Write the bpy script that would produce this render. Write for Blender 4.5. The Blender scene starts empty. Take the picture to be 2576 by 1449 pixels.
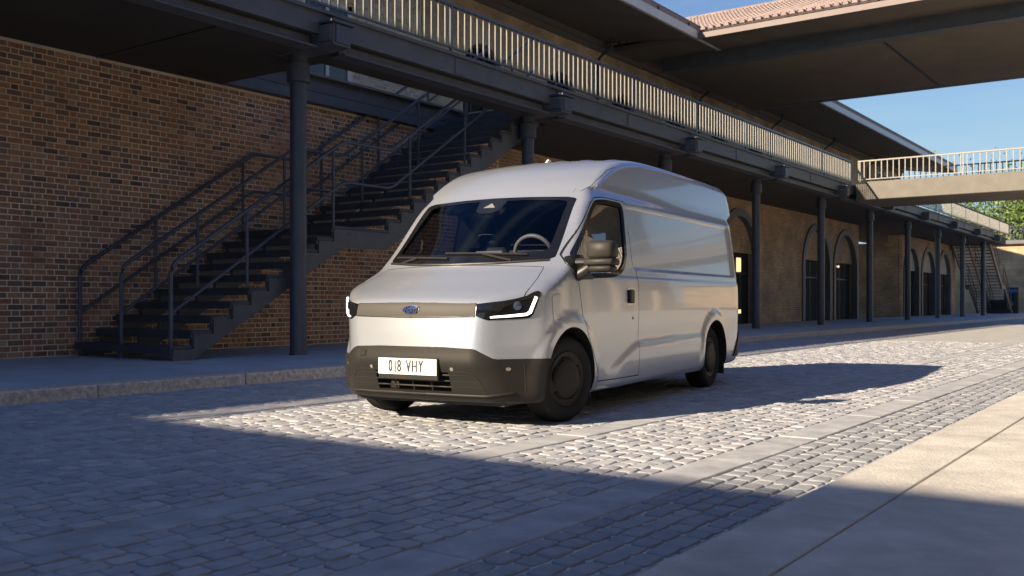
import bpy, bmesh, math, random
import numpy as np
from mathutils import Vector, Matrix
random.seed(7); rng=np.random.RandomState(7)
S=bpy.context.scene; C=S.collection
# ------------------------------------------------------------------ camera, sky, sun, exposure
PF,PCX,PHV,EYE=2437.,1288.,761.,.98
ANG=math.atan((3041-1288)/PF)
cam=bpy.data.cameras.new('camera'); camo=bpy.data.objects.new('camera',cam); C.objects.link(camo)
camo.location=(0,0,EYE); camo.rotation_euler=(math.pi/2,0,ANG)
cam.sensor_width=36; cam.lens=36*PF/2576; cam.shift_y=(PHV-724.5)/2576; cam.clip_end=3000; cam.clip_start=.05
cam.dof.use_dof=True; cam.dof.focus_distance=8.6; cam.dof.aperture_fstop=4.5
S.camera=camo
SUN=Vector((-.67,-2.0,1.0)).normalized()          # towards the sun
w=bpy.data.worlds.new('World'); S.world=w; w.use_nodes=True
nt=w.node_tree; bg=nt.nodes['Background']
sky=nt.nodes.new('ShaderNodeTexSky'); sky.sky_type='NISHITA'; sky.sun_disc=False
sky.sun_elevation=math.asin(SUN.z); sky.sun_rotation=math.atan2(SUN.x,SUN.y); sky.air_density=1.0; sky.dust_density=.6; sky.ozone_density=5.5; sky.altitude=20
tc=nt.nodes.new('ShaderNodeTexCoord'); mp=nt.nodes.new('ShaderNodeMapping'); mp.inputs['Scale'].default_value=(1.2,1.2,7.0); mp.inputs['Rotation'].default_value=(.12,.08,.4)
ns=nt.nodes.new('ShaderNodeTexNoise'); ns.inputs['Scale'].default_value=2.2; ns.inputs['Detail'].default_value=7; ns.inputs['Roughness'].default_value=.58
rp=nt.nodes.new('ShaderNodeValToRGB'); rp.color_ramp.elements[0].position=.44; rp.color_ramp.elements[1].position=.74
ml=nt.nodes.new('ShaderNodeMath'); ml.operation='MULTIPLY'; ml.inputs[1].default_value=.38
mx=nt.nodes.new('ShaderNodeMix'); mx.data_type='RGBA'; mx.inputs[7].default_value=(5.2,6.3,7.0,1)
nt.links.new(tc.outputs['Generated'],mp.inputs[0]); nt.links.new(mp.outputs[0],ns.inputs['Vector']); nt.links.new(ns.outputs[0],rp.inputs[0])
nt.links.new(rp.outputs[0],ml.inputs[0]); nt.links.new(ml.outputs[0],mx.inputs[0])
tn=nt.nodes.new('ShaderNodeMix'); tn.data_type='RGBA'; tn.blend_type='MULTIPLY'; tn.inputs[0].default_value=1; tn.inputs[7].default_value=(.44,.67,1.02,1)   # sky tinted dimmer and bluer to deepen the shade
nt.links.new(sky.outputs[0],tn.inputs[6])
sx=nt.nodes.new('ShaderNodeSeparateXYZ'); nt.links.new(tc.outputs['Generated'],sx.inputs[0])
hz=nt.nodes.new('ShaderNodeMapRange'); hz.interpolation_type='SMOOTHSTEP'; hz.inputs[1].default_value=.10; hz.inputs[2].default_value=.40; hz.inputs[3].default_value=.82; hz.inputs[4].default_value=0   # pale haze low in the sky, all round
nt.links.new(sx.outputs['Z'],hz.inputs[0])
hm=nt.nodes.new('ShaderNodeMix'); hm.data_type='RGBA'; hm.inputs[7].default_value=(3.7,5.6,6.5,1); nt.links.new(hz.outputs[0],hm.inputs[0]); nt.links.new(tn.outputs[2],hm.inputs[6])
nt.links.new(hm.outputs[2],mx.inputs[6]); nt.links.new(mx.outputs[2],bg.inputs[0])
bg.inputs[1].default_value=.05
sl=bpy.data.lights.new('sun','SUN'); sl.energy=5.0; sl.angle=math.radians(.5); sl.color=(1,.81,.58)
so=bpy.data.objects.new('sun',sl); C.objects.link(so); so.rotation_euler=SUN.to_track_quat('Z','Y').to_euler(); so.location=(-10,-30,30)
S.view_settings.view_transform='Standard'; S.view_settings.look='None'; S.view_settings.gamma=1; S.view_settings.exposure=1.28; S.view_settings.use_curve_mapping=False
# ------------------------------------------------------------------ helpers
def wm(o):
    m=o.matrix_basis.copy()
    return wm(o.parent)@o.matrix_parent_inverse@m if o.parent else m
def attach(o,parent):
    """parent while keeping the mesh in world coordinates"""
    o.parent=parent; o.matrix_parent_inverse=wm(parent).inverted()
def tag(o,label=None,cat=None,group=None,kind=None):
    for k,v in (('label',label),('category',cat),('group',group),('kind',kind)):
        if v: o[k]=v
    return o
def thing(name,loc,label,cat,group=None,rz=0):
    o=bpy.data.objects.new(name,None); C.objects.link(o); o.location=loc; o.rotation_euler=(0,0,rz); o.empty_display_size=.2
    return tag(o,label,cat,group)
def mkobj(name,me,mat,parent=None,local=False,smooth=False):
    if mat is not None and not len(me.materials): me.materials.append(mat)
    if smooth: me.polygons.foreach_set('use_smooth',[True]*len(me.polygons))
    o=bpy.data.objects.new(name,me); C.objects.link(o)
    if parent is not None:
        if local: o.parent=parent
        else: attach(o,parent)
    return o
class MB:
    def __init__(s): s.v=[];s.f=[]
    def add(s,v,f):
        n=len(s.v); s.v+= [tuple(p) for p in v]; s.f+=[tuple(n+i for i in q) for q in f]; return s
    def box(s,x0,x1,y0,y1,z0,z1):
        return s.add([(x0,y0,z0),(x1,y0,z0),(x1,y1,z0),(x0,y1,z0),(x0,y0,z1),(x1,y0,z1),(x1,y1,z1),(x0,y1,z1)],
            [(3,2,1,0),(4,5,6,7),(0,1,5,4),(1,2,6,5),(2,3,7,6),(3,0,4,7)])
    def bbox(s,x0,x1,y0,y1,z0,z1,b=.01):
        """box with chamfered edges"""
        bm=bmesh.new(); m=MB().box(x0,x1,y0,y1,z0,z1); vs=[bm.verts.new(p) for p in m.v]; [bm.faces.new([vs[i] for i in q]) for q in m.f]
        bmesh.ops.bevel(bm,geom=list(bm.edges),offset=b,segments=1,affect='EDGES'); bm.verts.index_update()
        s.add([v.co[:] for v in bm.verts],[[v.index for v in f.verts] for f in bm.faces]); bm.free(); return s
    def prism(s,poly,a,b,axis):
        """2-D polygon extruded from a to b along axis 'x','y','z'"""
        n=len(poly)
        def p(q,h): return {'x':(h,q[0],q[1]),'y':(q[0],h,q[1]),'z':(q[0],q[1],h)}[axis]
        s.add([p(q,a) for q in poly]+[p(q,b) for q in poly],[tuple(range(n))[::-1],tuple(range(n,2*n))]+[(i,(i+1)%n,n+(i+1)%n,n+i) for i in range(n)]); return s
    def tube(s,path,r,n=8,cap=True,closed=False):
        P=[Vector(p) for p in path]; m=len(P); rs=r if hasattr(r,'__len__') else [r]*m; ring=[]
        for i,p in enumerate(P):
            d=((P[(i+1)%m]-P[i-1]) if closed else (P[min(i+1,m-1)]-P[max(i-1,0)])).normalized()
            up=Vector((0,0,1)) if abs(d.z)<.95 else Vector((0,1,0))
            a=d.cross(up).normalized(); b=a.cross(d)
            ring.append([p+(a*math.cos(2*math.pi*k/n)+b*math.sin(2*math.pi*k/n))*rs[i] for k in range(n)])
        f=[]
        for i in range(m if closed else m-1):
            j=(i+1)%m
            for k in range(n): f.append((i*n+k,j*n+k,j*n+(k+1)%n,i*n+(k+1)%n))
        if cap and not closed: f+=[tuple(range(n))[::-1][::-1],tuple(range((m-1)*n,m*n))[::-1]]
        return s.add([q for R in ring for q in R],f)
    def lathe(s,prof,c,axis='z',n=24,closed=False):
        """profile of (radius, height) turned about an axis through c"""
        m=len(prof);V=[]
        for r,h in prof:
            for k in range(n):
                a=2*math.pi*k/n;x,y=r*math.cos(a),r*math.sin(a)
                V.append({'z':(c[0]+x,c[1]+y,c[2]+h),'y':(c[0]+x,c[1]+h,c[2]+y),'x':(c[0]+h,c[1]+x,c[2]+y)}[axis])
        f=[]
        for i in range(m if closed else m-1):
            j=(i+1)%m
            for k in range(n): f.append((i*n+k,i*n+(k+1)%n,j*n+(k+1)%n,j*n+k))
        if not closed: f+=[tuple(range(n))[::-1],tuple(range((m-1)*n,m*n))]
        return s.add(V,f)
    def mesh(s,name='m'):
        me=bpy.data.meshes.new(name); me.from_pydata(s.v,[],s.f); fixn(me); return me
    def build(s,name,mat,parent=None,local=False,smooth=None):
        me=s.mesh(name); o=mkobj(name,me,mat,parent,local)
        if smooth is not None: autosmooth(me,smooth)
        return o
def fixn(me):
    bm=bmesh.new(); bm.from_mesh(me); bmesh.ops.recalc_face_normals(bm,faces=bm.faces); bm.to_mesh(me); bm.free(); me.update()
def autosmooth(me,deg):
    me.polygons.foreach_set('use_smooth',[True]*len(me.polygons))
    bm=bmesh.new(); bm.from_mesh(me)
    for e in bm.edges:
        e.smooth = len(e.link_faces)==2 and e.calc_face_angle(0)<math.radians(deg)
    bm.to_mesh(me); bm.free()
def bend(path,r=.1,n=4):
    """round the corners of a polyline"""
    P=[Vector(p) for p in path]; out=[P[0]]
    for i in range(1,len(P)-1):
        a,b,c=P[i-1],P[i],P[i+1]; d1=min(r,(a-b).length*.45); d2=min(r,(c-b).length*.45)
        p=b+(a-b).normalized()*d1; q=b+(c-b).normalized()*d2
        for k in range(n+1):
            t=k/n; out.append(p*(1-t)**2+b*2*t*(1-t)+q*t*t)
    out.append(P[-1]); return out
# ------------------------------------------------------------------ materials
def M(name,col,rough=.6,metal=0,var=.18,vscale=2.5,bump=0,bscale=60,coat=0,rnd=None,stain=None,spec=.5,emit=None,grime=None):
    m=bpy.data.materials.new(name); m.use_nodes=True; t=m.node_tree; N=t.nodes; L=t.links; b=N['Principled BSDF']
    b.inputs['Roughness'].default_value=rough; b.inputs['Metallic'].default_value=metal; b.inputs['Coat Weight'].default_value=coat; b.inputs['Coat Roughness'].default_value=.04
    b.inputs['Specular IOR Level'].default_value=spec
    g=N.new('ShaderNodeNewGeometry')
    def noise(sc,det=6,ro=.6):
        n=N.new('ShaderNodeTexNoise'); n.inputs['Scale'].default_value=sc; n.inputs['Detail'].default_value=det; n.inputs['Roughness'].default_value=ro
        L.new(g.outputs['Position'],n.inputs['Vector']); return n
    def mixc(a,bb,fac,mode='MIX'):
        x=N.new('ShaderNodeMix'); x.data_type='RGBA'; x.blend_type=mode
        for sock,v in ((x.inputs[6],a),(x.inputs[7],bb),(x.inputs[0],fac)):
            if hasattr(v,'is_linked') or hasattr(v,'links'): L.new(v,sock)
            else: sock.default_value=v if isinstance(v,(int,float)) else (*v,1)
        return x.outputs[2]
    cur=None
    if rnd:
        oi=N.new('ShaderNodeObjectInfo'); ad=N.new('ShaderNodeMath'); ad.operation='ADD'; fr=N.new('ShaderNodeMath'); fr.operation='FRACT'
        L.new(oi.outputs['Random'],ad.inputs[0]); L.new(g.outputs['Random Per Island'],ad.inputs[1]); L.new(ad.outputs[0],fr.inputs[0])
        r=N.new('ShaderNodeValToRGB'); e=r.color_ramp.elements; e[0].color=(*rnd[0],1); e[1].color=(*rnd[-1],1)
        for i,cc in enumerate(rnd[1:-1]): q=e.new((i+1)/(len(rnd)-1)); q.color=(*cc,1)
        L.new(fr.outputs[0],r.inputs[0]); cur=r.outputs[0]
    base=cur if cur is not None else col
    if var:
        n=noise(vscale); r=N.new('ShaderNodeValToRGB'); r.color_ramp.elements[0].position=.3; r.color_ramp.elements[1].position=.72
        r.color_ramp.elements[0].color=(1-var,1-var,1-var,1); r.color_ramp.elements[1].color=(1+var*.6,1+var*.6,1+var*.6,1)
        L.new(n.outputs[0],r.inputs[0]); base=mixc(base,r.outputs[0],1.0,'MULTIPLY')
        rr=N.new('ShaderNodeMapRange'); rr.inputs[3].default_value=max(.02,rough*.8); rr.inputs[4].default_value=min(1,rough*1.2); L.new(n.outputs[0],rr.inputs[0]); L.new(rr.outputs[0],b.inputs['Roughness'])
    if stain:
        n=noise(stain[1],8,.7); r=N.new('ShaderNodeValToRGB'); r.color_ramp.elements[0].position=stain[2]; r.color_ramp.elements[1].position=stain[2]+.12
        L.new(n.outputs[0],r.inputs[0]); base=mixc(base,stain[0],r.outputs[0])
    if hasattr(base,'links'): L.new(base,b.inputs['Base Color'])
    else: b.inputs['Base Color'].default_value=(*base,1)
    if bump:
        n=noise(bscale,8,.65); bp=N.new('ShaderNodeBump'); bp.inputs['Strength'].default_value=bump; bp.inputs['Distance'].default_value=.01
        L.new(n.outputs[0],bp.inputs['Height']); L.new(bp.outputs[0],b.inputs['Normal'])
    if emit:
        b.inputs['Emission Color'].default_value=(*emit[0],1); b.inputs['Emission Strength'].default_value=emit[1]
    return m
def brickmat(name,c1,c2,mort,u='y',bw=.25,bh=.09,ms=.011):
    m=bpy.data.materials.new(name); m.use_nodes=True; t=m.node_tree; N=t.nodes; L=t.links; b=N['Principled BSDF']; b.inputs['Roughness'].default_value=.85
    g=N.new('ShaderNodeNewGeometry'); sp=N.new('ShaderNodeSeparateXYZ'); cb=N.new('ShaderNodeCombineXYZ'); L.new(g.outputs['Position'],sp.inputs[0])
    L.new(sp.outputs['Y' if u=='y' else 'X'],cb.inputs[0]); L.new(sp.outputs['Z'],cb.inputs[1])
    k=N.new('ShaderNodeTexBrick'); L.new(cb.outputs[0],k.inputs['Vector']); k.inputs['Scale'].default_value=1; k.inputs['Brick Width'].default_value=bw; k.inputs['Row Height'].default_value=bh
    k.inputs['Mortar Size'].default_value=ms; k.inputs['Mortar Smooth'].default_value=.3; k.inputs['Color1'].default_value=(*c1,1); k.inputs['Color2'].default_value=(*c2,1); k.inputs['Mortar'].default_value=(*mort,1); k.inputs['Bias'].default_value=0
    n=N.new('ShaderNodeTexNoise'); n.inputs['Scale'].default_value=.9; n.inputs['Detail'].default_value=8; L.new(g.outputs['Position'],n.inputs['Vector'])
    r=N.new('ShaderNodeValToRGB'); r.color_ramp.elements[0].position=.3; r.color_ramp.elements[1].position=.7; r.color_ramp.elements[0].color=(.6,.58,.55,1); r.color_ramp.elements[1].color=(1.15,1.12,1.08,1); L.new(n.outputs[0],r.inputs[0])
    x=N.new('ShaderNodeMix'); x.data_type='RGBA'; x.blend_type='MULTIPLY'; x.inputs[0].default_value=1; L.new(k.outputs['Color'],x.inputs[6]); L.new(r.outputs[0],x.inputs[7]); L.new(x.outputs[2],b.inputs['Base Color'])
    iv=N.new('ShaderNodeMath'); iv.operation='SUBTRACT'; iv.inputs[0].default_value=1; L.new(k.outputs['Fac'],iv.inputs[1])
    bp=N.new('ShaderNodeBump'); bp.inputs['Strength'].default_value=.8; bp.inputs['Distance'].default_value=.012; L.new(iv.outputs[0],bp.inputs['Height']); L.new(bp.outputs[0],b.inputs['Normal'])
    return m
BR=[(.22,.135,.085),(.46,.235,.12),(.36,.185,.10),(.50,.275,.145),(.12,.085,.07),(.34,.21,.14),(.54,.33,.19),(.33,.155,.085),(.26,.19,.15)]
m_brick=M('brick',(.1,.06,.04),.85,var=.22,vscale=14,bump=.5,bscale=90,rnd=BR,stain=((.13,.085,.06),.55,.56))
m_mortar=M('mortar',(.76,.64,.49),.95,var=.3,vscale=1.1,bump=.4,bscale=120,stain=((.34,.26,.19),.8,.55))
m_ubrick=M('stock_brick',(.3,.2,.1),.85,var=.2,vscale=14,bump=.5,bscale=90,rnd=[(.54,.46,.36),(.70,.61,.48),(.62,.52,.41),(.42,.35,.28),(.74,.65,.53)])
m_wall_y=brickmat('brick_wall',(.50,.32,.175),(.33,.205,.12),(.60,.48,.34))
m_uwall=brickmat('upper_brick_wall',(.64,.52,.36),(.50,.39,.26),(.62,.54,.42))
m_wall_x=brickmat('end_brick_wall',(.30,.215,.13),(.20,.14,.09),(.34,.27,.19),u='x')
m_sandblock=brickmat('block_wall',(.46,.36,.24),(.40,.31,.20),(.30,.24,.17),u='x',bw=.9,bh=.45,ms=.02)
m_steel=M('painted_steel',(.060,.072,.095),.42,metal=.0,var=.25,vscale=5,bump=.12,bscale=30)
m_steel_l=M('girder_paint',(.085,.092,.105),.5,var=.25,vscale=3,bump=.12,bscale=20,stain=((.05,.045,.04),2.5,.62))
m_rail=M('rail_paint',(.20,.203,.205),.5,var=.15,vscale=6)
m_handrail=M('handrail_paint',(.065,.08,.11),.3,var=.15)
m_tread=M('tread_steel',(.055,.064,.082),.6,var=.35,vscale=9,bump=.3,bscale=80)
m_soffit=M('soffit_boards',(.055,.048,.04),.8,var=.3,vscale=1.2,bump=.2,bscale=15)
m_soffit2=M('roof_soffit',(.13,.11,.09),.8,var=.25,vscale=.8,bump=.2,bscale=12)
m_conc=M('concrete',(.155,.148,.135),.85,var=.2,vscale=2.2,bump=.35,bscale=45,stain=((.10,.093,.08),1.8,.60))
m_pave=M('pavement_stone',(.42,.49,.58),.72,var=.2,vscale=1.3,bump=.25,bscale=70,stain=((.34,.40,.47),2.2,.62))
m_kerb=M('granite_kerb',(.60,.53,.46),.85,var=.45,vscale=22,bump=.7,bscale=55,stain=((.12,.105,.09),16,.66))
m_rpave=M('right_pavement_concrete',(.58,.56,.52),.9,var=.25,vscale=3.5,bump=.8,bscale=45,stain=((.30,.25,.20),34,.665))
m_sett=M('granite_sett',(.3,.28,.25),.78,var=.22,vscale=9,bump=.45,bscale=45,rnd=[(.33,.35,.39),(.42,.43,.46),(.37,.385,.42),(.46,.465,.48),(.30,.325,.37),(.40,.40,.42)],stain=((.27,.28,.30),1.1,.60))
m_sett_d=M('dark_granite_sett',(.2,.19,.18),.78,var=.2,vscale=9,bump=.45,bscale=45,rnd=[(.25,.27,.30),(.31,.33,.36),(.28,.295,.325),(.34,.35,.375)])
m_sand=M('joint_sand',(.56,.55,.54),.95,var=.35,vscale=6,bump=.5,bscale=120)
m_slab=M('granite_slab',(.40,.415,.44),.8,var=.32,vscale=4,bump=.35,bscale=60)
m_asph=M('far_road',(.38,.385,.39),.85,var=.18,vscale=1.6,bump=.5,bscale=18,stain=((.31,.315,.32),.7,.58))
m_tile=M('clay_tile',(.25,.20,.19),.8,var=.25,vscale=3,bump=.3,bscale=30,rnd=[(.28,.222,.21),(.23,.18,.17),(.27,.21,.20),(.21,.165,.158)])
m_fasc=M('painted_fascia',(.16,.125,.125),.6,var=.15)
m_white=M('white_paint',(.72,.72,.70),.5,var=.08)
m_black=M('black_plastic',(.018,.018,.018),.45,var=.15,vscale=8)
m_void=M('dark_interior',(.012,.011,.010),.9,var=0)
m_glassd=M('dark_glass',(.02,.025,.03),.06,var=0,spec=.6)
m_leaf=M('leaf',(.09,.15,.03),.55,var=.25,vscale=1.2,rnd=[(.05,.10,.02),(.12,.18,.035),(.09,.15,.03),(.16,.20,.05)])
m_bark=M('bark',(.10,.075,.05),.9,var=.3,vscale=8,bump=.6,bscale=25)
m_lamp=M('warm_lamp',(.9,.6,.3),.5,var=0,emit=((1,.62,.28),.7))
# ------------------------------------------------------------------ ground, road, pavements
def struct(name,mb,mat): return tag(mb.build(name,mat),kind='structure')
KL,KR=-9.35,-1.45                                  # kerb lines
PZ=.13                                             # pavement height
struct('ground',MB().box(-1500,1500,-1500,1500,-1.0,-.06),M('earth',(.22,.2,.17),.95,var=.2,vscale=.05))
road=struct('road',MB().box(KL-.3,KR+.3,-60,26.0,-.5,-.011),m_sand)
struct('far_road',MB().box(KL-.3,KR+.3,26.0,88,-.5,-.004),m_asph)
# setts: rows along the street, pieces staggered
STRIPS=[(-7.30,-7.02),(-3.96,-3.69),(-2.57,-2.28)]
def sett_tpl(seed):
    r=np.random.RandomState(seed); V=[];Fc=[]
    def ring(h,ins):
        c=.13; base=[(-.5+c,-.5),(.5-c,-.5),(.5,-.5+c),(.5,.5-c),(.5-c,.5),(-.5+c,.5),(-.5,.5-c),(-.5,-.5+c)]
        return [((x*(1-ins))+0,(y*(1-ins)),h) for x,y in base]
    jit=r.uniform(-.035,.035,(8,2))
    for h,ins in ((-.07,.0),(-.007,.0),(-.001,.06),(.0,.2)):
        V+=[(x+jit[i][0]*.9,y+jit[i][1]*.9,h+(r.uniform(-.002,.002) if h>-.05 else 0)) for i,(x,y,h) in enumerate(ring(h,ins))]
    for a in range(3):
        for k in range(8): Fc.append((a*8+k,a*8+(k+1)%8,a*8+8+(k+1)%8,a*8+8+k))
    V.append((0,0,.002)); Fc+=[(24+k,24+(k+1)%8,32) for k in range(8)]
    return np.array(V),Fc
TPL=[sett_tpl(i) for i in range(6)]
TME=[]; TMED=[]
for V,Fc in TPL:
    for lst,mt in ((TME,m_sett),(TMED,m_sett_d)):
        me=bpy.data.meshes.new('sett'); me.from_pydata(V.tolist(),[],Fc); me.materials.append(mt); me.polygons.foreach_set('use_smooth',[True]*len(me.polygons)); lst.append(me)
bands=[(KL+.02,STRIPS[0][0]-.015),(STRIPS[0][1]+.015,STRIPS[1][0]-.015),(STRIPS[1][1]+.015,STRIPS[2][0]-.015),(STRIPS[2][1]+.015,KR-.02)]
setts=[]
for bi,(a,b) in enumerate(bands):
    rw=(.128,.13,.128,.115)[bi]; n=max(1,round((b-a)/rw)); wx=(b-a)/n
    for i in range(n):
        y=.3+random.uniform(0,.2)
        while y<25.8:
            ly=random.uniform(.11,.20) if bi<3 else random.uniform(.11,.18)
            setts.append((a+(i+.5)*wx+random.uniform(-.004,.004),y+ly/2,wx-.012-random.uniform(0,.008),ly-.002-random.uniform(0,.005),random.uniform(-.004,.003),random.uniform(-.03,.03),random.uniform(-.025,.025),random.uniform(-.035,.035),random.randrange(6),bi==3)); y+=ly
def inview(x,y,z,mar=0):
    f=-math.sin(ANG)*x+math.cos(ANG)*y; r=math.cos(ANG)*x+math.sin(ANG)*y
    if f<.5: return False
    u=PCX+PF*r/f; v=PHV-PF*(z-EYE)/f; return -mar<u<2576+mar and -mar<v<1449+mar
setts.sort(key=lambda s:(0 if inview(s[0],s[1],0) else 1,s[0]**2+s[1]**2))
def stone_mat(s): return Matrix.Translation((s[0],s[1],s[4]))@Matrix.Rotation(s[7],4,'Z')@Matrix.Rotation(s[5],4,'X')@Matrix.Rotation(s[6],4,'Y')@Matrix.Diagonal((s[2],s[3],1,1))
for s in setts[:300]:
    o=bpy.data.objects.new('sett',(TMED if s[9] else TME)[s[8]]); C.objects.link(o); o.matrix_basis=stone_mat(s); attach(o,road)
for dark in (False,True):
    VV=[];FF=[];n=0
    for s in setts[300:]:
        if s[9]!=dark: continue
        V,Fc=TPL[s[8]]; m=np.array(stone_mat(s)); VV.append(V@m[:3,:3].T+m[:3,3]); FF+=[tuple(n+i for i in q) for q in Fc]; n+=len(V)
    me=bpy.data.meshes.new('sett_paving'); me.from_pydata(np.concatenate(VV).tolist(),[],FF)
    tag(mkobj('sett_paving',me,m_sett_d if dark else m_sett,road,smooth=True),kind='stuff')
for a,b in STRIPS:
    y=-2.
    while y<26:
        l=random.uniform(1.1,1.7); l=min(l,25.98-y)
        if l<.1: break
        dz=random.uniform(-.003,.003)
        MB().bbox(a,b,y+.006,y+l-.006,-.12,.001+dz,.006).build('granite_slab',m_slab,road); y+=l
pl=struct('pavement_left',MB().box(-14.9,KL-.34,-60,88,-.5,PZ-.002),m_pave)
m_soil=M('joint_soil',(.09,.075,.06),.95,var=.3)
pr=struct('pavement_right',MB().box(KR+.32,4.8,-60,88,-.5,PZ-.05),m_soil)
y=-6.
while y<87:
    l=random.uniform(1.7,2.3); l=min(l,88-y)
    MB().bbox(KL-.338,KL,y+.004,y+l-.004,-.3,PZ+random.uniform(-.003,.003),.018).build('kerb_stone',m_kerb,pl); y+=l
y=-19.
while y<60:
    MB().bbox(KR,KR+.336,y+.002,y+31-.002,-.3,PZ+.002,.004).build('kerb_stone',m_rpave,pr); y+=31
for i,x in enumerate((KR+.345,KR+2.65,KR+4.95)):
    y=-19.+i*1.7
    while y<60:
        MB().bbox(x,x+2.29,y+.003,y+31-.003,-.2,PZ+random.uniform(-.002,.002),.004).build('paving_slab',m_rpave,pr); y+=31
# ------------------------------------------------------------------ brick helper
WX=-14.8; UX=-18.5
def brick_shape(l,h):
    V=[];b=.005
    for x,i in ((-.05,0),(-.004,0),(0,b)): V+=[(x,i,i),(x,l-i,i),(x,l-i,h-i),(x,i,h-i)]
    Fc=[(8,9,10,11)]
    for a in (0,4):
        for k in range(4): Fc.append((a+k,a+(k+1)%4,a+4+(k+1)%4,a+4+k))
    return V,Fc
BL,BH,BJ,CO=.230,.0745,.0165,.091
def brick_list(y0,y1,z0,z1,x):
    out=[];i=0;z=z0
    while z+BH<=z1:
        y=y0-(i%2)*.187+random.uniform(-.01,.01);k=0
        while y<y1:
            l=BL if k%2==0 else .108
            out.append((x+random.uniform(-.002,.0035),y,z,l,k%2)); y+=l+BJ+random.uniform(-.002,.003); k+=1
        z+=CO;i+=1
    return out
def joined_bricks(lst,name,mat,parent):
    VV=[];FF=[];n=0
    for x,y,z,l,h in lst:
        V,Fc=brick_shape(l,BH); VV+=[(x+a,y+b,z+c) for a,b,c in V]; FF+=[tuple(n+i for i in q) for q in Fc]; n+=12
    me=bpy.data.meshes.new(name); me.from_pydata(VV,[],FF); fixn(me)
    return tag(mkobj(name,me,mat,parent),kind='stuff')
# walls with arched notches (openings reach the ground)
def arch_pts(c,w,z0,spring,n=18):
    r=w/2
    return [(c-r,z0)]+[(c-r*math.cos(math.pi*k/n),spring+r*math.sin(math.pi*k/n)) for k in range(n+1)]+[(c+r,z0)]
def arch_wall(y0,y1,z0,z1,arches,xa,xb,name,mat,parent):
    P=[(y0,z0)]
    for c,w,sp in arches: P+=arch_pts(c,w,z0,sp)
    P+=[(y1,z0),(y1,z1),(y0,z1)]
    return MB().prism(P,xa,xb,'x').build(name,mat,parent)
def arch_ring(c,w,z0,sp,x,th,proud,name,mat,parent,sgn=1):
    A=arch_pts(c,w,z0,sp,24); B=arch_pts(c,w-2*th,z0,sp,24); n=len(A); m=MB()
    V=[(x-sgn*.25,a,b) for a,b in A]+[(x+sgn*proud,a,b) for a,b in A]+[(x+sgn*proud,a,b) for a,b in B]+[(x-sgn*.25,a,b) for a,b in B]
    Fc=[]
    for i in range(n-1):
        for q in range(4): Fc.append((q*n+i,q*n+i+1,((q+1)%4)*n+i+1,((q+1)%4)*n+i))
    Fc+=[(0,n,2*n,3*n),(n-1,2*n-1,3*n-1,4*n-1)]
    return m.add(V,Fc).build(name,mat,parent)
# ------------------------------------------------------------------ long warehouse
DZ=5.5; SZ=5.0
wh=thing('brick_warehouse',(-16,20,0),'long brown brick warehouse with arched doors behind the outdoor stairs','building')
ARCH=[(35.65,4.1,2.6),(44.85,4.1,2.6),(49.25,4.1,2.6)]
near=MB().box(WX-.8,WX-.0045,6.3,20.0,PZ-.1,SZ).build('lower_wall',m_mortar,wh)
MB().box(WX-.8,WX,-40,6.3,PZ-.1,SZ).build('lower_wall',m_wall_y,wh)
arch_wall(20.0,51.5,PZ-.1,SZ,ARCH,WX-.8,WX,'lower_wall',m_wall_y,wh)
bl=brick_list(6.35,19.9,PZ+.012,SZ,WX)
bl.sort(key=lambda b:(0 if inview(WX,b[1],b[2],20) else 1,b[1]**2+(b[2]-1)**2))
BME=[]
for l in (BL,.108):
    me=bpy.data.meshes.new('brick'); V,Fc=brick_shape(l,BH); me.from_pydata(V,[],Fc); fixn(me); me.materials.append(m_brick); BME.append(me)
for x,y,z,l,h in bl[:300]:
    o=bpy.data.objects.new('brick',BME[h]); C.objects.link(o); o.location=(x,y,z); attach(o,near)
joined_bricks(bl[300:],'brick_courses',m_brick,near)
m_ring=M('arch_trim',(.13,.135,.145),.6,var=.2)
def doorway(c,w,sp,parent,lamps=False,litwin=False,leaf=None):
    r=w/2
    A=[(y,z) for y,z in arch_pts(c,w-.4,2.95,sp+.02,20)]
    MB().prism([p for p in A if p[1]>=2.95],WX-.5,WX-.17,'x').build('arch_infill',leaf or m_wall_y,parent)
    arch_ring(c,w-.02,PZ,sp,WX,.30,.07,'arch_surround',m_ring,parent)
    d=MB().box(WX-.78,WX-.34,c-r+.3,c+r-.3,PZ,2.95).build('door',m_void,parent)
    for k in range(1,4): MB().box(WX-.34,WX-.32,c-r+.3+k*(w-.6)/4-.03,c-r+.3+k*(w-.6)/4+.03,PZ,2.95).build('door_frame',m_black,d)
    MB().box(WX-.34,WX-.325,c-r+.3,c+r-.3,2.12,2.18).build('door_rail',m_black,d)
    if lamps:
        for k in range(3): MB().lathe([(.01,0),(.05,.03),(.06,.08),(.02,.12)],(WX-.27,c-1.2+.45*k,2.72),n=10).build('door_lamp',m_lamp,d)
    if litwin:
        MB().box(WX-.34,WX-.31,c+.55,c+.95,2.2,2.75).build('lit_pane',m_lamp,d); MB().box(WX-.34,WX-.31,c+.55,c+.95,.55,.7).build('lit_pane',m_lamp,d)
doorway(*ARCH[0],wh,litwin=True); doorway(*ARCH[1],wh); doorway(*ARCH[2],wh,lamps=True)
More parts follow.
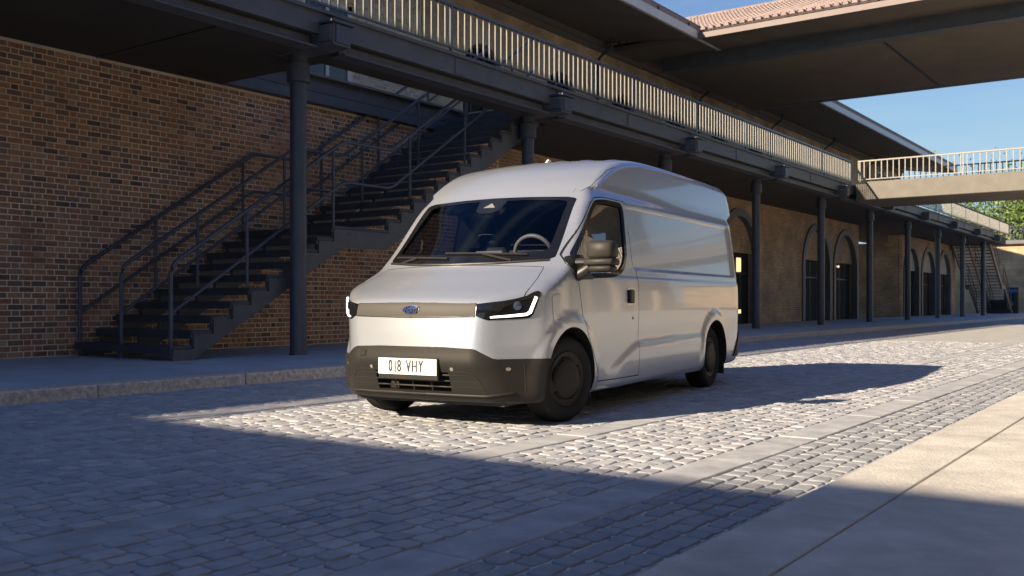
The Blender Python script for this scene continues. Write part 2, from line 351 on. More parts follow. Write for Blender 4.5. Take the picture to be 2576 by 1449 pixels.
# upper storey
UA=[(15.2+4.5*k,2.1,8.05) for k in range(8)]
arch_wall(21.2,75,DZ,10.72,[a for a in UA if a[0]>22],UX-.5,UX,'upper_wall',m_uwall,wh)
MB().box(UX-.5,UX,-40,11.0,DZ,10.72).build('upper_wall',m_uwall,wh)
um=MB().box(UX-.5,UX-.0045,11.0,21.2,DZ,10.72).build('upper_wall',m_mortar,wh)
joined_bricks([b for b in brick_list(11.05,21.0,DZ+.01,10.3,UX) if not(16.6<b[1]<18.3 and 6.2<b[2]<8.6)],'upper_brick_courses',m_ubrick,um)
wn=MB().box(UX-.1,UX+.02,16.7,18.3,6.2,8.7).build('window',m_glassd,wh)
for a,b,cc,d in ((16.62,16.78,6.12,8.8),(18.22,18.38,6.12,8.8),(17.45,17.55,6.2,8.7),(16.62,18.38,8.68,8.8),(16.55,18.45,6.02,6.14),(16.7,18.3,7.4,7.5)):
    MB().box(UX-.1,UX+.06,a,b,cc,d).build('window_frame',m_white,wn)
for c,wd,sp in UA:
    if c<22: continue
    g=MB().prism(arch_pts(c,wd,DZ,sp),UX-.45,UX-.3,'x').build('arched_window',m_glassd,wh)
    arch_ring(c,wd,DZ,sp,UX-.2,.09,.02,'window_frame',m_steel,g)
    for dy in (-.35,.35): MB().box(UX-.3,UX-.24,c+dy-.03,c+dy+.03,DZ,sp+.8).build('mullion',m_steel,g)
    for zz in (6.6,7.6): MB().box(UX-.3,UX-.25,c-1,c+1,zz,zz+.05).build('mullion',m_steel,g)
for yy,z in ((23.3,7.6),(21.6,7.2)): MB().bbox(UX,UX+.12,yy,yy+.25,z,z+.42,.02).build('wall_vent',m_steel,wh)
MB().box(UX,UX+.18,-40,75,10.52,10.72).build('cornice',m_conc,wh)
MB().box(UX,UX+.09,-40,75,10.34,10.52).build('cornice',m_conc,wh)
for yy in (31,39.8,48.5,57,66):
    MB().tube(bend([(UX+.75,yy,10.7),(UX+.75,yy,10.4),(UX+.12,yy,10.0),(UX+.12,yy,DZ)],.2),.055,8).build('drainpipe',m_steel,wh,smooth=40)
# roof over the walkway
EX=-14.75
MB().box(EX-.3,EX+.10,-40,75,10.56,10.765).build('roof_edge',m_tile,wh)
rf=MB().prism([(UX-.5,10.72),(UX+.2,10.72),(EX+.05,10.25),(EX+.05,10.34),(UX+.2,10.85),(UX-.5,10.85)],-40,75,'y').build('eaves_soffit',m_soffit2,wh)
MB().box(EX,EX+.14,-40,75,10.27,10.56).build('gutter',M('gutter_metal',(.55,.56,.56),.4,var=.1),wh)
MB().add([(EX+.12,-40,10.77),(EX+.12,75,10.77),(UX-4,75,13.2),(UX-4,-40,13.2),(UX-10,75,10.2),(UX-10,-40,10.2)],[(0,1,2,3),(3,2,4,5)]).build('roof',m_tile,wh)
for k in range(36):
    yy=-6+k*2.3
    if 4<yy<31: MB().box(EX+.0,EX+.16,yy,yy+.06,10.56,10.68).build('roof_clip',m_steel,wh)
# second block past the passage
wb=thing('brick_warehouse',(-16,68,0),'far brown brick warehouse block with narrow arches beyond the passage','building')
A2=[(62.5,4.0,2.6),(66.9,4.0,2.6),(71.6,4.0,2.6)]
arch_wall(60.3,75,PZ-.1,SZ,A2,WX-.8,WX,'lower_wall',m_wall_y,wb)
m_pale=M('pale_render',(.42,.37,.29),.85,var=.15)
for a in A2: doorway(*a,wb,leaf=m_pale)
MB().box(-24,WX-.8,60.3,61,PZ-.1,4.55).build('end_wall',m_wall_x,wb)
MB().box(WX-.8,WX-.2,60.25,60.32,PZ-.1,SZ).build('corner_pier',m_wall_x,wb)
# ------------------------------------------------------------------ elevated walkway
wk=thing('elevated_walkway',(-13,20,0),'raised iron walkway deck running along the brick warehouse','walkway')
OY0,OY1,OX0,OX1=11.35,18.25,-14.72,-12.12
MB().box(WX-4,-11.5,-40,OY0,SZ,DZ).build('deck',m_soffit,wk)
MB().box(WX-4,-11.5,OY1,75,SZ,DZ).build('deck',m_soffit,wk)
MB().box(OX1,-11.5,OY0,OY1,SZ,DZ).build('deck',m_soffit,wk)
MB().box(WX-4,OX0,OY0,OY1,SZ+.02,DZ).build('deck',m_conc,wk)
m_bounce_floor=M('bounce_deck_floor',(.42,.40,.36),.85,var=.2,vscale=1.5,bump=.2)  # pale floor sheets, added to bounce light up to the wall and soffit
MB().box(UX,-11.5,-40,OY0,DZ,DZ+.03).build('floor',m_bounce_floor,wk)
MB().box(UX,-11.5,OY1,75,DZ,DZ+.03).build('floor',m_bounce_floor,wk)
MB().box(UX,OX0-.06,OY0,OY1,DZ,DZ+.03).build('floor',m_bounce_floor,wk)
MB().box(OX0,OX0+.03,OY0,OY1,SZ+.25,DZ+.03).build('edge_beam',m_steel,wk)
MB().box(OX0,OX0+.14,OY0,OY1,SZ+.0,SZ+.21).build('edge_beam',m_steel,wk)
MB().box(OX0-.05,OX0+.20,OY0,OY1,DZ+.03,DZ+.08).build('edge_coping',m_conc,wk)
for yy in (3.3,6.2,8.9): MB().box(WX,-11.6,yy,yy+.03,SZ-.012,SZ).build('soffit_joint',m_black,wk)
COLY=[10.74+6.53*k for k in range(-1,10)]
for y in COLY:
    b=MB().bbox(-12.3,-10.99,y-.19,y+.19,SZ-.02,5.32,.012).build('bracket',m_steel_l,wk)
    MB().box(-10.99,-10.965,y-.15,y+.15,SZ+.02,5.29).build('bracket_plate',m_steel,b)
    MB().box(-11.25,-10.94,y-.25,y+.25,5.322,5.36).build('bracket_cap',m_steel,b)
    for k in (-1,1): MB().box(-11.3,-11.03,y+k*.19,y+k*.225,SZ+.05,5.30).build('stiffener',m_steel_l,b)
for a,b in zip(COLY[:-1],COLY[1:]):
    g=MB().box(-11.34,-11.26,a+.02,b-.02,5.17,DZ).build('girder',m_steel_l,wk)
    MB().box(-11.36,-11.20,a+.0,b-.0,DZ,DZ+.055).build('top_flange',m_steel_l,g)
    MB().box(-11.52,-11.40,a+.32,b-.32,SZ-.03,5.14).build('lower_channel',m_steel_l,g)
    MB().box(-11.55,-11.24,a+.30,b-.30,SZ-.055,SZ-.03).build('bottom_flange',m_steel_l,g)
    MB().box(-11.262,-11.245,(a+b)/2-.15,(a+b)/2+.15,5.19,5.48).build('splice_plate',m_steel_l,g)
ORD=['first','second','third','fourth','fifth','sixth','seventh','eighth','ninth','tenth']
def cyl(name,x,y,label,grp):
    t=thing(name,(x,y,PZ),label,'column',grp)
    MB().lathe([(.135,0),(.135,4.42)],(x,y,PZ),n=24).build('shaft',m_steel,t,smooth=40)
    MB().lathe([(.137,4.40),(.185,4.42),(.185,4.72),(.15,4.74),(.15,4.85)],(x,y,PZ),n=24).build('capital',m_steel,t,smooth=30)
    MB().lathe([(.15,0),(.15,.02),(.142,.035),(.137,.04)],(x,y,PZ),n=24).build('base_ring',m_steel,t,smooth=30)
    return t
for i,y in enumerate(COLY):
    if i==0: lab='round dark iron column out of frame before the stairs'
    elif i==1: lab='round dark iron column standing in front of the stairs, nearest the camera'
    else: lab='round dark iron walkway column, %s from the left in the row'%ORD[i-1]
    cyl('iron_column',-12,y,lab,'iron columns under the walkway')
def railing(name,label,p0,p1,zb,h,sp,grp,post=3.3,mat=None):
    p0=Vector(p0);p1=Vector(p1);d=p1-p0;L=d.length;dn=d/L
    t=thing(name,((p0+p1)/2).to_tuple()[:2]+(zb,),label,'railing',grp); mat=mat or m_rail
    def bar(zc,hw,hh,nm,mt):
        nrm=Vector((-dn.y,dn.x)); a,b=p0-dn*.02,p1+dn*.02
        MB().prism([((a+nrm*hw).x,(a+nrm*hw).y),((b+nrm*hw).x,(b+nrm*hw).y),((b-nrm*hw).x,(b-nrm*hw).y),((a-nrm*hw).x,(a-nrm*hw).y)],zc-hh,zc+hh,'z').build(nm,mt,t)
    bar(zb+h,.03,.025,'handrail',m_handrail if mat is m_rail else mat); bar(zb+.09,.016,.016,'bottom_rail',m_handrail if mat is m_rail else mat)
    me=MB().box(-.011,.011,-.017,.017,zb+.105,zb+h-.024).mesh('baluster'); me.materials.append(mat)
    n=int(L/sp)
    for i in range(n+1):
        o=bpy.data.objects.new('baluster',me); C.objects.link(o); q=p0+dn*(i*L/n); o.location=(q.x,q.y,0); o.rotation_euler=(0,0,math.atan2(dn.y,dn.x)-math.pi/2); attach(o,t)
    k=int(L/post)
    for i in range(k+1):
        q=p0+dn*(i*L/k)+dn*.06*(1 if i==0 else -1); MB().box(q.x-.02,q.x+.02,q.y-.025,q.y+.025,zb,zb+h).build('post',m_handrail if mat is m_rail else mat,t)
    return t
railing('walkway_railing','long grey baluster railing on the walkway edge above the stairs and van',(-11.25,-14.0),(-11.25,38.1),DZ+.055,.87,.19,None)
railing('walkway_railing','far grey railing on the walkway edge beyond the footbridge',(-11.25,41.6),(-11.25,74.5),DZ+.055,.87,.19,None)
# ------------------------------------------------------------------ stairs
def stairs(name,label,y0,sg,small=False):
    n1,r1,g1,n2,r2,g2=10,.217,.355,15,.2133,.35
    Y=lambda d:y0+sg*d
    t=thing(name,(-13.4,Y(0),PZ),label,'staircase')
    X0,X1=-14.7,-12.3
    nose=[];d=0;z=PZ
    for i in range(n1-1): z+=r1; nose.append((d,z,g1)); d+=g1
    z+=r1; nose.append((d,z,1.35)); dl=d; zl=z; d+=1.35
    for i in range(n2-1): z+=r2; nose.append((d,z,g2)); d+=g2
    for i,(dd,zz,gg) in enumerate(nose):
        land=gg>1
        y1,y2=sorted((Y(dd-.02),Y(dd+gg-.015 if not land else dd+gg)))
        tr=MB().box(X0,X1+.12,y1,y2,zz-.05,zz).build('landing' if land else 'tread',m_tread,t)
        if not small:
            a,b=sorted((Y(dd-.02),Y(dd+.02))); MB().box(X0+.02,X1+.10,a,b,zz-.115,zz-.05).build('nosing',m_tread,tr)
    def strg(x,w):
        top=[(0,PZ)]
        for dd,zz,gg in nose: top+=[(dd+.03,zz-.055),(dd+gg+.03,zz-.055)]
        top=[top[0]]+[(.03,PZ)]+top[1:]
        low=[(d+.03,z-.36),(dl+1.32,zl-.36),(dl+.25,zl-.36),(.38,PZ)]
        P=[(Y(a),b) for a,b in top+low]
        return MB().prism(P,x-w/2,x+w/2,'x').build('stringer',m_steel_l,t)
    strg(X1+.06,.10); strg(-13.58,.08); strg(X0+.1,.08)
    for x in (X1,-13.55,X0):
        pts=lambda h:[(dd,h+zz) for dd,zz in ((.07,PZ+1.40-1.41),(3.55,zl+1.5-1.41),(4.75,zl+1.5-1.41),(d,5.5+1.4-1.41))]
        A=[(x,Y(.07),PZ)]+[(x,Y(a),b) for a,b in [(p,q+1.41) for p,q in pts(0)]]
        MB().tube(bend(A,.16,5),.033,8).build('handrail',m_handrail,t,smooth=50)
        B=[(x,Y(a),b) for a,b in [(p,q+.70) for p,q in pts(0)]]
        MB().tube(bend(B,.16,5),.027,8).build('mid_rail',m_handrail,t,smooth=50)
        for pd in (1.45,3.3,5.28,6.95,8.6):
            zz=max(q[1] for q in nose if q[0]<=pd); top=np.interp(pd,[.07,3.55,4.75,d],[PZ+1.4,zl+1.5,zl+1.5,6.9])
            MB().tube([(x,Y(pd),zz-.06),(x,Y(pd),top)],.027,8).build('post',m_handrail,t,smooth=50)
    return t
stairs('staircase','dark steel staircase with three handrails rising along the near brick wall',8.5,1)
stairs('staircase','far dark staircase descending from the end of the walkway by the pale wall',82.6,-1,True)
# ------------------------------------------------------------------ footbridge
fb=thing('footbridge',(0,40,0),'pale concrete footbridge crossing the street below the tiled roof','bridge')
MB().box(-11.1,12,38.3,41.5,4.93,5.36).build('slab',m_soffit2,fb)
MB().bbox(-10.7,12,38.16,38.3,4.93,5.62,.02).build('parapet_beam',m_conc,fb)
MB().bbox(-10.7,12,41.5,41.64,4.93,5.62,.02).build('parapet_beam',m_conc,fb)
MB().box(-11.1,12,38.3,41.5,5.36,5.56).build('floor',m_conc,fb)
railing('footbridge_railing','near beige railing on the street side of the footbridge',(-11.0,38.24),(11.8,38.24),5.63,.80,.215,'footbridge railings',mat=M('beige_rail',(.24,.23,.21),.5,var=.1))
railing('footbridge_railing','far railing on the back side of the footbridge, seen through the near one',(-11.0,41.56),(11.8,41.56),5.63,.80,.215,'footbridge railings',mat=bpy.data.materials['beige_rail'])
# ------------------------------------------------------------------ tiled roof crossing the street
NY,BY,FY,BYF=31.5,33.5,44.4,42.4
cr=thing('crossing_roof',(-4,38,0),'large tiled roof with dark soffit spanning high across the street','roof')
MB().box(-18,14,NY,NY+.06,10.27,10.46).build('fascia',m_fasc,cr)
MB().box(-18,14,NY+.06,BY,10.30,10.36).build('eaves_soffit',m_soffit2,cr)
MB().box(-17,14,BY,BY+.35,9.82,10.30).build('beam',m_steel_l,cr)
MB().box(-17,14,BY-.04,BY+.4,9.80,9.83).build('beam_flange',m_steel_l,cr)
rv=MB()
for k in range(150): rv.box(-16.9+.2*k-.03,-16.9+.2*k+.03,BY-.07,BY-.04,9.80,9.86)
tag(rv.build('rivets',m_steel_l,cr),kind='stuff')
MB().box(-17,14,BY+.35,BYF,9.83,10.0).build('soffit',m_soffit2,cr)
MB().box(-17,14,BYF,BYF+.35,9.82,10.3).build('beam',m_steel_l,cr)
MB().box(-14.9,14,BYF+.35,FY,10.30,10.36).build('eaves_soffit',m_soffit2,cr)
MB().box(-14.6,14,FY-.06,FY,10.27,10.46).build('fascia',m_fasc,cr)
MB().box(-9.0,-8.9,34.2,42.2,9.815,9.832).build('soffit_joint',m_black,cr)
RZ=13.0
def tile_row(x,wd,sgn):
    """one run of overlapping barrel tiles from eave to ridge"""
    ya,yb=(NY-.08,37.95) if sgn>0 else (FY+.08,37.95); V=[];Fc=[];n=7;rows=22
    for i in range(rows):
        for e in (0,1):
            t=(i+e)/rows; y=ya+(yb-ya)*t; z=10.5+(RZ-10.5)*t+.10*math.sin(math.pi*t)*-1+(.035 if e==0 else 0)
            for k in range(n):
                a=math.pi*k/(n-1); V.append((x-wd/2*math.cos(a),y,z+.12*math.sin(a)*(1.05 if e==0 else .95)))
    for i in range(2*rows-1):
        for k in range(n-1): Fc.append((i*n+k,i*n+k+1,(i+1)*n+k+1,(i+1)*n+k))
    Fc.append(tuple(range(n)))
    return MB().add(V,Fc)
for sgn in (1,-1):
    me=tile_row(0,.185,sgn).mesh('roof_tile_run'); me.materials.append(m_tile); autosmooth(me,50)
    k=0;x=-19.6
    while x<14:
        if sgn>0 or k%1==0:
            o=bpy.data.objects.new('roof_tile_run',me); C.objects.link(o); o.location=(x,0,random.uniform(-.006,.006)); attach(o,cr)
        x+=.29;k+=1
ys=np.linspace(0,1,12)
prof=[(NY+.02+(37.95-NY)*t,10.49+(RZ-10.5)*t-.10*math.sin(math.pi*t)) for t in ys]
prof2=[(FY-.02+(37.95-FY)*t,10.49+(RZ-10.5)*t-.10*math.sin(math.pi*t)) for t in ys[::-1]]
MB().prism(prof+prof2[1:]+[(FY-.3,10.37),(NY+.3,10.37)],-19.4,14,'x').build('roof_deck',m_tile,cr)
MB().tube([(-19.5,37.95,RZ+.03),(14,37.95,RZ+.03)],.13,10).build('ridge_tiles',m_tile,cr,smooth=40)
# ------------------------------------------------------------------ out-of-frame neighbours that shade and are mirrored in the van
ob=thing('brick_warehouse',(9,20,0),'pale brick warehouse on the right side of the street, out of frame','building')
OA=[(4+6.2*k,4.1,2.6) for k in range(-1,7)]
P=[(-9,0)]
for a in OA: P+=arch_pts(a[0],a[1],0,a[2])
MB().prism(P+[(46,0),(46,9.7),(-9,9.7)],4.6,5.3,'x').build('wall',brickmat('opposite_brick',(.17,.155,.14),(.12,.11,.10),(.20,.185,.165)),ob)
for a in OA: MB().prism(arch_pts(a[0],a[1],0,a[2]),5.0,5.2,'x').build('arched_door',m_steel,ob)
MB().box(4.4,12,-9,46,9.7,9.78).build('roof',m_fasc,ob)
for zz,d in ((4.9,.25),(8.9,.4)): MB().box(4.5,4.6,-9,46,zz,zz+d).build('string_course',m_pale,ob)
for a in OA: arch_ring(a[0],a[1],0,a[2],4.6,.3,.06,'arch_surround',m_pale,ob,sgn=-1)
for k in range(12): MB().box(4.58,4.66,-7+4.4*k,-5.6+4.4*k,5.8,7.9).build('window',m_glassd,ob)
rc=thing('crossing_roof',(-4,-16,0),'roof crossing the street behind the camera, out of frame','roof')
MB().box(-24,14,-21,-11.5,6.2,8.2).build('roof_block',m_soffit2,rc)
for x in (-12,2):
    for y in (-20,-12.5): cyl('iron_column',x,y,'iron column behind the camera carrying the crossing roof, out of frame','columns behind the camera')
# ------------------------------------------------------------------ end of the street
ew=thing('end_wall',(-5,88.5,0),'pale stone block wall closing the far end of the street','wall')
MB().box(-30,14,88,89,0,5.75).build('wall',m_sandblock,ew)
MB().box(-30,14,87.6,89.2,5.75,6.05).build('coping',m_steel_l,ew)
MB().tube([(-11.7,87.9,PZ),(-11.7,87.9,5.75)],.09,8).build('drainpipe',m_steel,ew)
fe=thing('mesh_fence',(-5,88.4,6.05),'thin wire mesh fence on top of the far pale wall','fence')
for k in range(16): MB().box(-22+2.2*k-.02,-22+2.2*k+.02,88.3,88.34,6.05,7.25).build('post',m_steel,fe)
MB().box(-22,12,88.3,88.34,7.22,7.25).build('rail',m_steel,fe)
wire=MB()
for k in range(150): wire.box(-22+.226*k-.004,-22+.226*k+.004,88.31,88.318,6.05,7.22)
for k in range(6): wire.box(-22,12,88.31,88.316,6.2+.17*k,6.208+.17*k)
tag(wire.build('wire_mesh',m_steel,fe),kind='stuff')
ki=thing('ticket_machine',(-12.5,84,PZ),'black ticket machine with a blue header by the far pale wall','machine')
MB().bbox(-13.0,-12.0,83.85,84.3,PZ,2.15,.03).build('cabinet',m_black,ki)
MB().box(-12.95,-12.05,83.83,83.85,1.78,2.0).build('header',M('blue_sign',(.03,.12,.42),.4,var=0),ki)
MB().box(-12.85,-12.3,83.835,83.85,1.15,1.6).build('screen',m_glassd,ki)
MB().box(-12.6,-12.35,83.82,83.85,.75,1.0).build('coin_slot',m_conc,ki)
bx=thing('planter_box',(-13.3,82.2,PZ),'low black box planter standing beside the ticket machine','planter')
MB().bbox(-13.9,-12.45,81.8,82.6,PZ,PZ+1.0,.03).build('box',m_black,bx); MB().box(-13.85,-12.5,81.85,82.55,PZ+1.0,PZ+1.03).build('rim',m_steel,bx)
def tree(x,y,h,label,sd):
    r=np.random.RandomState(sd); t=thing('leafy_tree',(x,y,0),label,'tree','trees beyond the end wall')
    tk=MB().tube([(x,y,-.1),(x+.1,y,h*.2),(x-.1,y+.1,h*.45),(x,y,h*.7)],[.32,.25,.18,.07],9)
    limbs=[]
    for k in range(11):
        a=r.uniform(0,6.28);z0=h*r.uniform(.25,.6);l=h*r.uniform(.2,.36)
        e=(x+math.cos(a)*l,y+math.sin(a)*l,z0+l*r.uniform(.4,1.0)); tk.tube([(x,y,z0),((x+e[0])/2,(y+e[1])/2,(z0+e[2])/2+.15),e],[.11,.07,.03],6); limbs.append(e)
    tk.build('trunk',m_bark,t)
    cl=[np.array(e) for e in limbs]+[np.array((x+r.uniform(-1,1)*h*.27,y+r.uniform(-1,1)*h*.27,h*r.uniform(.42,.95))) for _ in range(26)]
    V=[];Fc=[]
    for c in cl:
        n=260; s=h*r.uniform(.07,.12)
        P=c+r.normal(0,1,(n,3))*s*np.array([1,1,.75])
        for p in P:
            a=r.normal(0,1,3);a/=np.linalg.norm(a);b=np.cross(a,r.normal(0,1,3));b/=np.linalg.norm(b);q=r.uniform(.10,.2)
            i=len(V); V+=[tuple(p-a*q),tuple(p+b*q*.55),tuple(p+a*q),tuple(p-b*q*.55)]; Fc.append((i,i+1,i+2,i+3))
    me=bpy.data.meshes.new('crown'); me.from_pydata(V,[],Fc); mkobj('crown',me,m_leaf,t)
tree(-15.5,97,12.5,'bright green leafy tree rising above the far wall, leftmost',3)
tree(-9.5,100,13.5,'tall green leafy tree above the far wall at the right edge',4)
tree(-3.5,99,12.5,'green leafy tree beyond the far wall, out of frame on the right',5)
def sst(a,b,x):
    t=np.clip((x-a)/(b-a),0,1); return t*t*(3-2*t)
# centre-line side profile of the van: (forward of front axle, height)
VP=[(.40,.20),(.66,.205),(.74,.222),(.795,.285),(.838,.40),(.874,.505),(.868,.60),(.858,.80),(.846,.93),(.818,.99),(.74,1.045),(.60,1.118),(.45,1.198),(.31,1.272),
    (.20,1.365),(.05,1.492),(-.15,1.66),(-.35,1.826),(-.47,1.922),(-.58,2.02),(-.72,2.125),(-.9,2.225),(-1.12,2.305),(-1.4,2.366),(-1.8,2.408),(-2.4,2.428),(-3.2,2.434),(-4.2,2.428),
    (-4.58,2.41),(-4.74,2.35),(-4.80,2.22),(-4.83,2.0),(-4.87,1.4),(-4.885,.9),(-4.88,.40),(-4.84,.31),(-4.72,.26),(-4.4,.24),(-2,.22)]
def catmull(P,n=5):
    P=np.array(P,float); N=len(P); out=[]
    for i in range(N):
        p0,p1,p2,p3=P[i-1],P[i],P[(i+1)%N],P[(i+2)%N]
        d1=max(np.hypot(*(p1-p0)),1e-6)**.5;d2=max(np.hypot(*(p2-p1)),1e-6)**.5;d3=max(np.hypot(*(p3-p2)),1e-6)**.5
        m1=(p2-p1)/1-(0); 
        t1=d2*((p1-p0)/d1-(p2-p0)/(d1+d2)+(p2-p1)/d2); t2=d2*((p2-p1)/d2-(p3-p1)/(d2+d3)+(p3-p2)/d3)
        for k in range(n):
            t=k/n; h=(2*t**3-3*t*t+1,t**3-2*t*t+t,-2*t**3+3*t*t,t**3-t*t)
            out.append(h[0]*p1+h[1]*t1+h[2]*p2+h[3]*t2)
    return np.array(out)
G0=(-5.3,-.1);GS=.0125
def build_sdf():
    Q=catmull(VP)
    nx=int(6.7/GS);nz=int(2.9/GS)
    X,Z=np.meshgrid(G0[0]+GS*np.arange(nx),G0[1]+GS*np.arange(nz),indexing='ij')
    best=np.full(X.shape,1e9);ins=np.zeros(X.shape,bool)
    for i in range(len(Q)):
        a=Q[i];b=Q[(i+1)%len(Q)];e=b-a;L=e@e
        if L<1e-12: continue
        t=np.clip(((X-a[0])*e[0]+(Z-a[1])*e[1])/L,0,1)
        best=np.minimum(best,(X-a[0]-t*e[0])**2+(Z-a[1]-t*e[1])**2)
        if a[1]!=b[1]:
            c=(a[1]>Z)!=(b[1]>Z); xi=a[0]+(Z-a[1])*e[0]/e[1]; ins^=c&(X<xi)
    d=np.sqrt(best);d[ins]*=-1
    k=np.array([1,4,6,4,1])/16.
    for ax in (0,1):
        pd=np.pad(d,[(2,2) if a==ax else (0,0) for a in (0,1)],mode='edge')
        d=sum(k[j]*np.take(pd,range(j,j+d.shape[ax]),axis=ax) for j in range(5))
    return d
SD=build_sdf()
def sdf(x,z):
    gx=np.clip((x-G0[0])/GS,1,SD.shape[0]-3.001);gz=np.clip((z-G0[1])/GS,1,SD.shape[1]-3.001)
    ix=gx.astype(int);iz=gz.astype(int);tx=gx-ix;tz=gz-iz
    def wt(t): return ((1-t)**3/6,(3*t**3-6*t*t+4)/6,(-3*t**3+3*t*t+3*t+1)/6,t**3/6)
    wx=wt(tx);wz=wt(tz);r=0
    for i in range(4):
        for j in range(4): r=r+wx[i]*wz[j]*SD[ix+i-1,iz+j-1]
    return r
HZ=np.array([0,.2,.32,.45,.65,.9,1.12,1.2,1.28,1.4,1.65,1.9,2.1,2.3,2.5,2.9]);HW=np.array([.95,.955,.972,.978,.98,.992,.99,.984,.974,.962,.930,.895,.868,.835,.80,.74])
_zz=np.linspace(0,2.9,581);_hh=np.interp(_zz,HZ,HW)
_k=np.exp(-.5*(np.arange(-48,49)/18.)**2);_k/=_k.sum();_hh=np.convolve(np.pad(_hh,48,mode='edge'),_k,'valid')
def rbox(x,z,x0,x1,z0,z1,r):
    cx,cz=(x0+x1)/2,(z0+z1)/2;qx=np.abs(x-cx)-(x1-x0)/2+r;qz=np.abs(z-cz)-(z1-z0)/2+r
    return np.hypot(np.maximum(qx,0),np.maximum(qz,0))+np.minimum(np.maximum(qx,qz),0)-r
WB=3.75;WR=.352
def drip(f): return 2.035-.06*sst(-1.0,-.4,f)
def Hs(f,z):
    h=np.interp(z,_zz,_hh)
    h=h-.022*sst(-1.8,.2,f)*sst(1.4,2.0,z)          # upper body narrows towards the front
    zd=drip(f)
    on=sst(.0,-.5,f)
    h=h+on*(.022*sst(zd-.006,zd+.006,z)-.030*sst(zd+.002,zd-.010,z)*sst(zd-.13,zd-.02,z))   # roof cap over a gutter
    # cargo recess
    d=rbox(f,z,-4.63,-1.36,1.285,1.905,.07); h=h-.032*sst(.008,-.026,d)
    # waist step
    h=h+.010*sst(1.235,1.195,z)*sst(.05,-.2,f)
    # lower ledge
    zc=.60+.03*sst(-1.4,-3.3,f)-.20*sst(-1.5,-.70,f)
    h=h+.022*sst(zc+.035,zc-.05,z)*sst(-.66,-1.05,f)*sst(-3.44,-3.25,f)
    # wheel arch flares
    for c in (0,-WB):
        r=np.hypot(f-c,z-WR); h=h+.026*sst(.56,.485,r)*sst(.15,.35,z)
    h=h-.86*.035*np.logaddexp(0,(f-.41)/.035)+.012*sst(.65,.5,z)*sst(.2,.4,f)      # nose corners cut back
    h=h-.05*sst(-4.55,-4.9,f)**2
    return h
def F(f,w,z):
    aw=np.sqrt(w*w+1e-8)
    b=.10+.04*sst(.2,.8,z)+.20*sst(.95,1.28,z)-.20*sst(1.35,2.05,z)
    fp=f+b*w*w*sst(-1.9,-.7,f)-.05*w*w*sst(-4.2,-4.8,f)
    zp=z+.055*w*w*sst(1.75,2.2,z)
    a=sdf(fp,zp); s=(aw-Hs(f,z))*.985
    R=.05+.012*sst(1.95,2.25,z)+.03*sst(.2,.6,f)*sst(1.2,.7,z)+.03*sst(.9,1.0,z)*sst(1.3,1.15,z)*sst(0,.3,f)
    u=np.maximum(a+R,0);v=np.maximum(s+R,0)
    return np.minimum(np.maximum(a,s),-R)+np.sqrt(u*u+v*v)
def gradF(p,e=.004):
    f,w,z=p.T; g=np.stack([F(f+e,w,z)-F(f-e,w,z),F(f,w+e,z)-F(f,w-e,z),F(f,w,z+e)-F(f,w,z-e)],1)
    return g/np.linalg.norm(g,axis=1)[:,None]
def march(o,d,t0,t1,n=160):
    """first entry of rays o+t d into the body"""
    o=np.atleast_2d(o).astype(float);d=np.atleast_2d(d).astype(float)
    lo=np.full(len(d),float(t0));hit=np.zeros(len(d),bool);hi=np.full(len(d),float(t1))
    prev=lo.copy()
    for t in np.linspace(t0,t1,n):
        q=o+d*t; v=F(q[:,0],q[:,1],q[:,2]); m=(v<0)&~hit; hi[m]=t;lo[m]=prev[m];hit|=m; prev[:]=t
    for _ in range(30):
        m=(lo+hi)/2;q=o+d*m[:,None];i=F(q[:,0],q[:,1],q[:,2])<0
        hi=np.where(i,m,hi);lo=np.where(i,lo,m)
    r=o+d*((lo+hi)/2)[:,None]; r[~hit]=np.nan; return r
def dens(a,b,h,fine):
    """spacing h between a and b, finer inside the given (lo, hi, step) ranges"""
    out=[a];x=a
    while x<b:
        s=h
        for lo,hi,st in fine:
            if lo<=x<hi: s=st
        x+=s; out.append(min(x,b))
    return np.array(out)
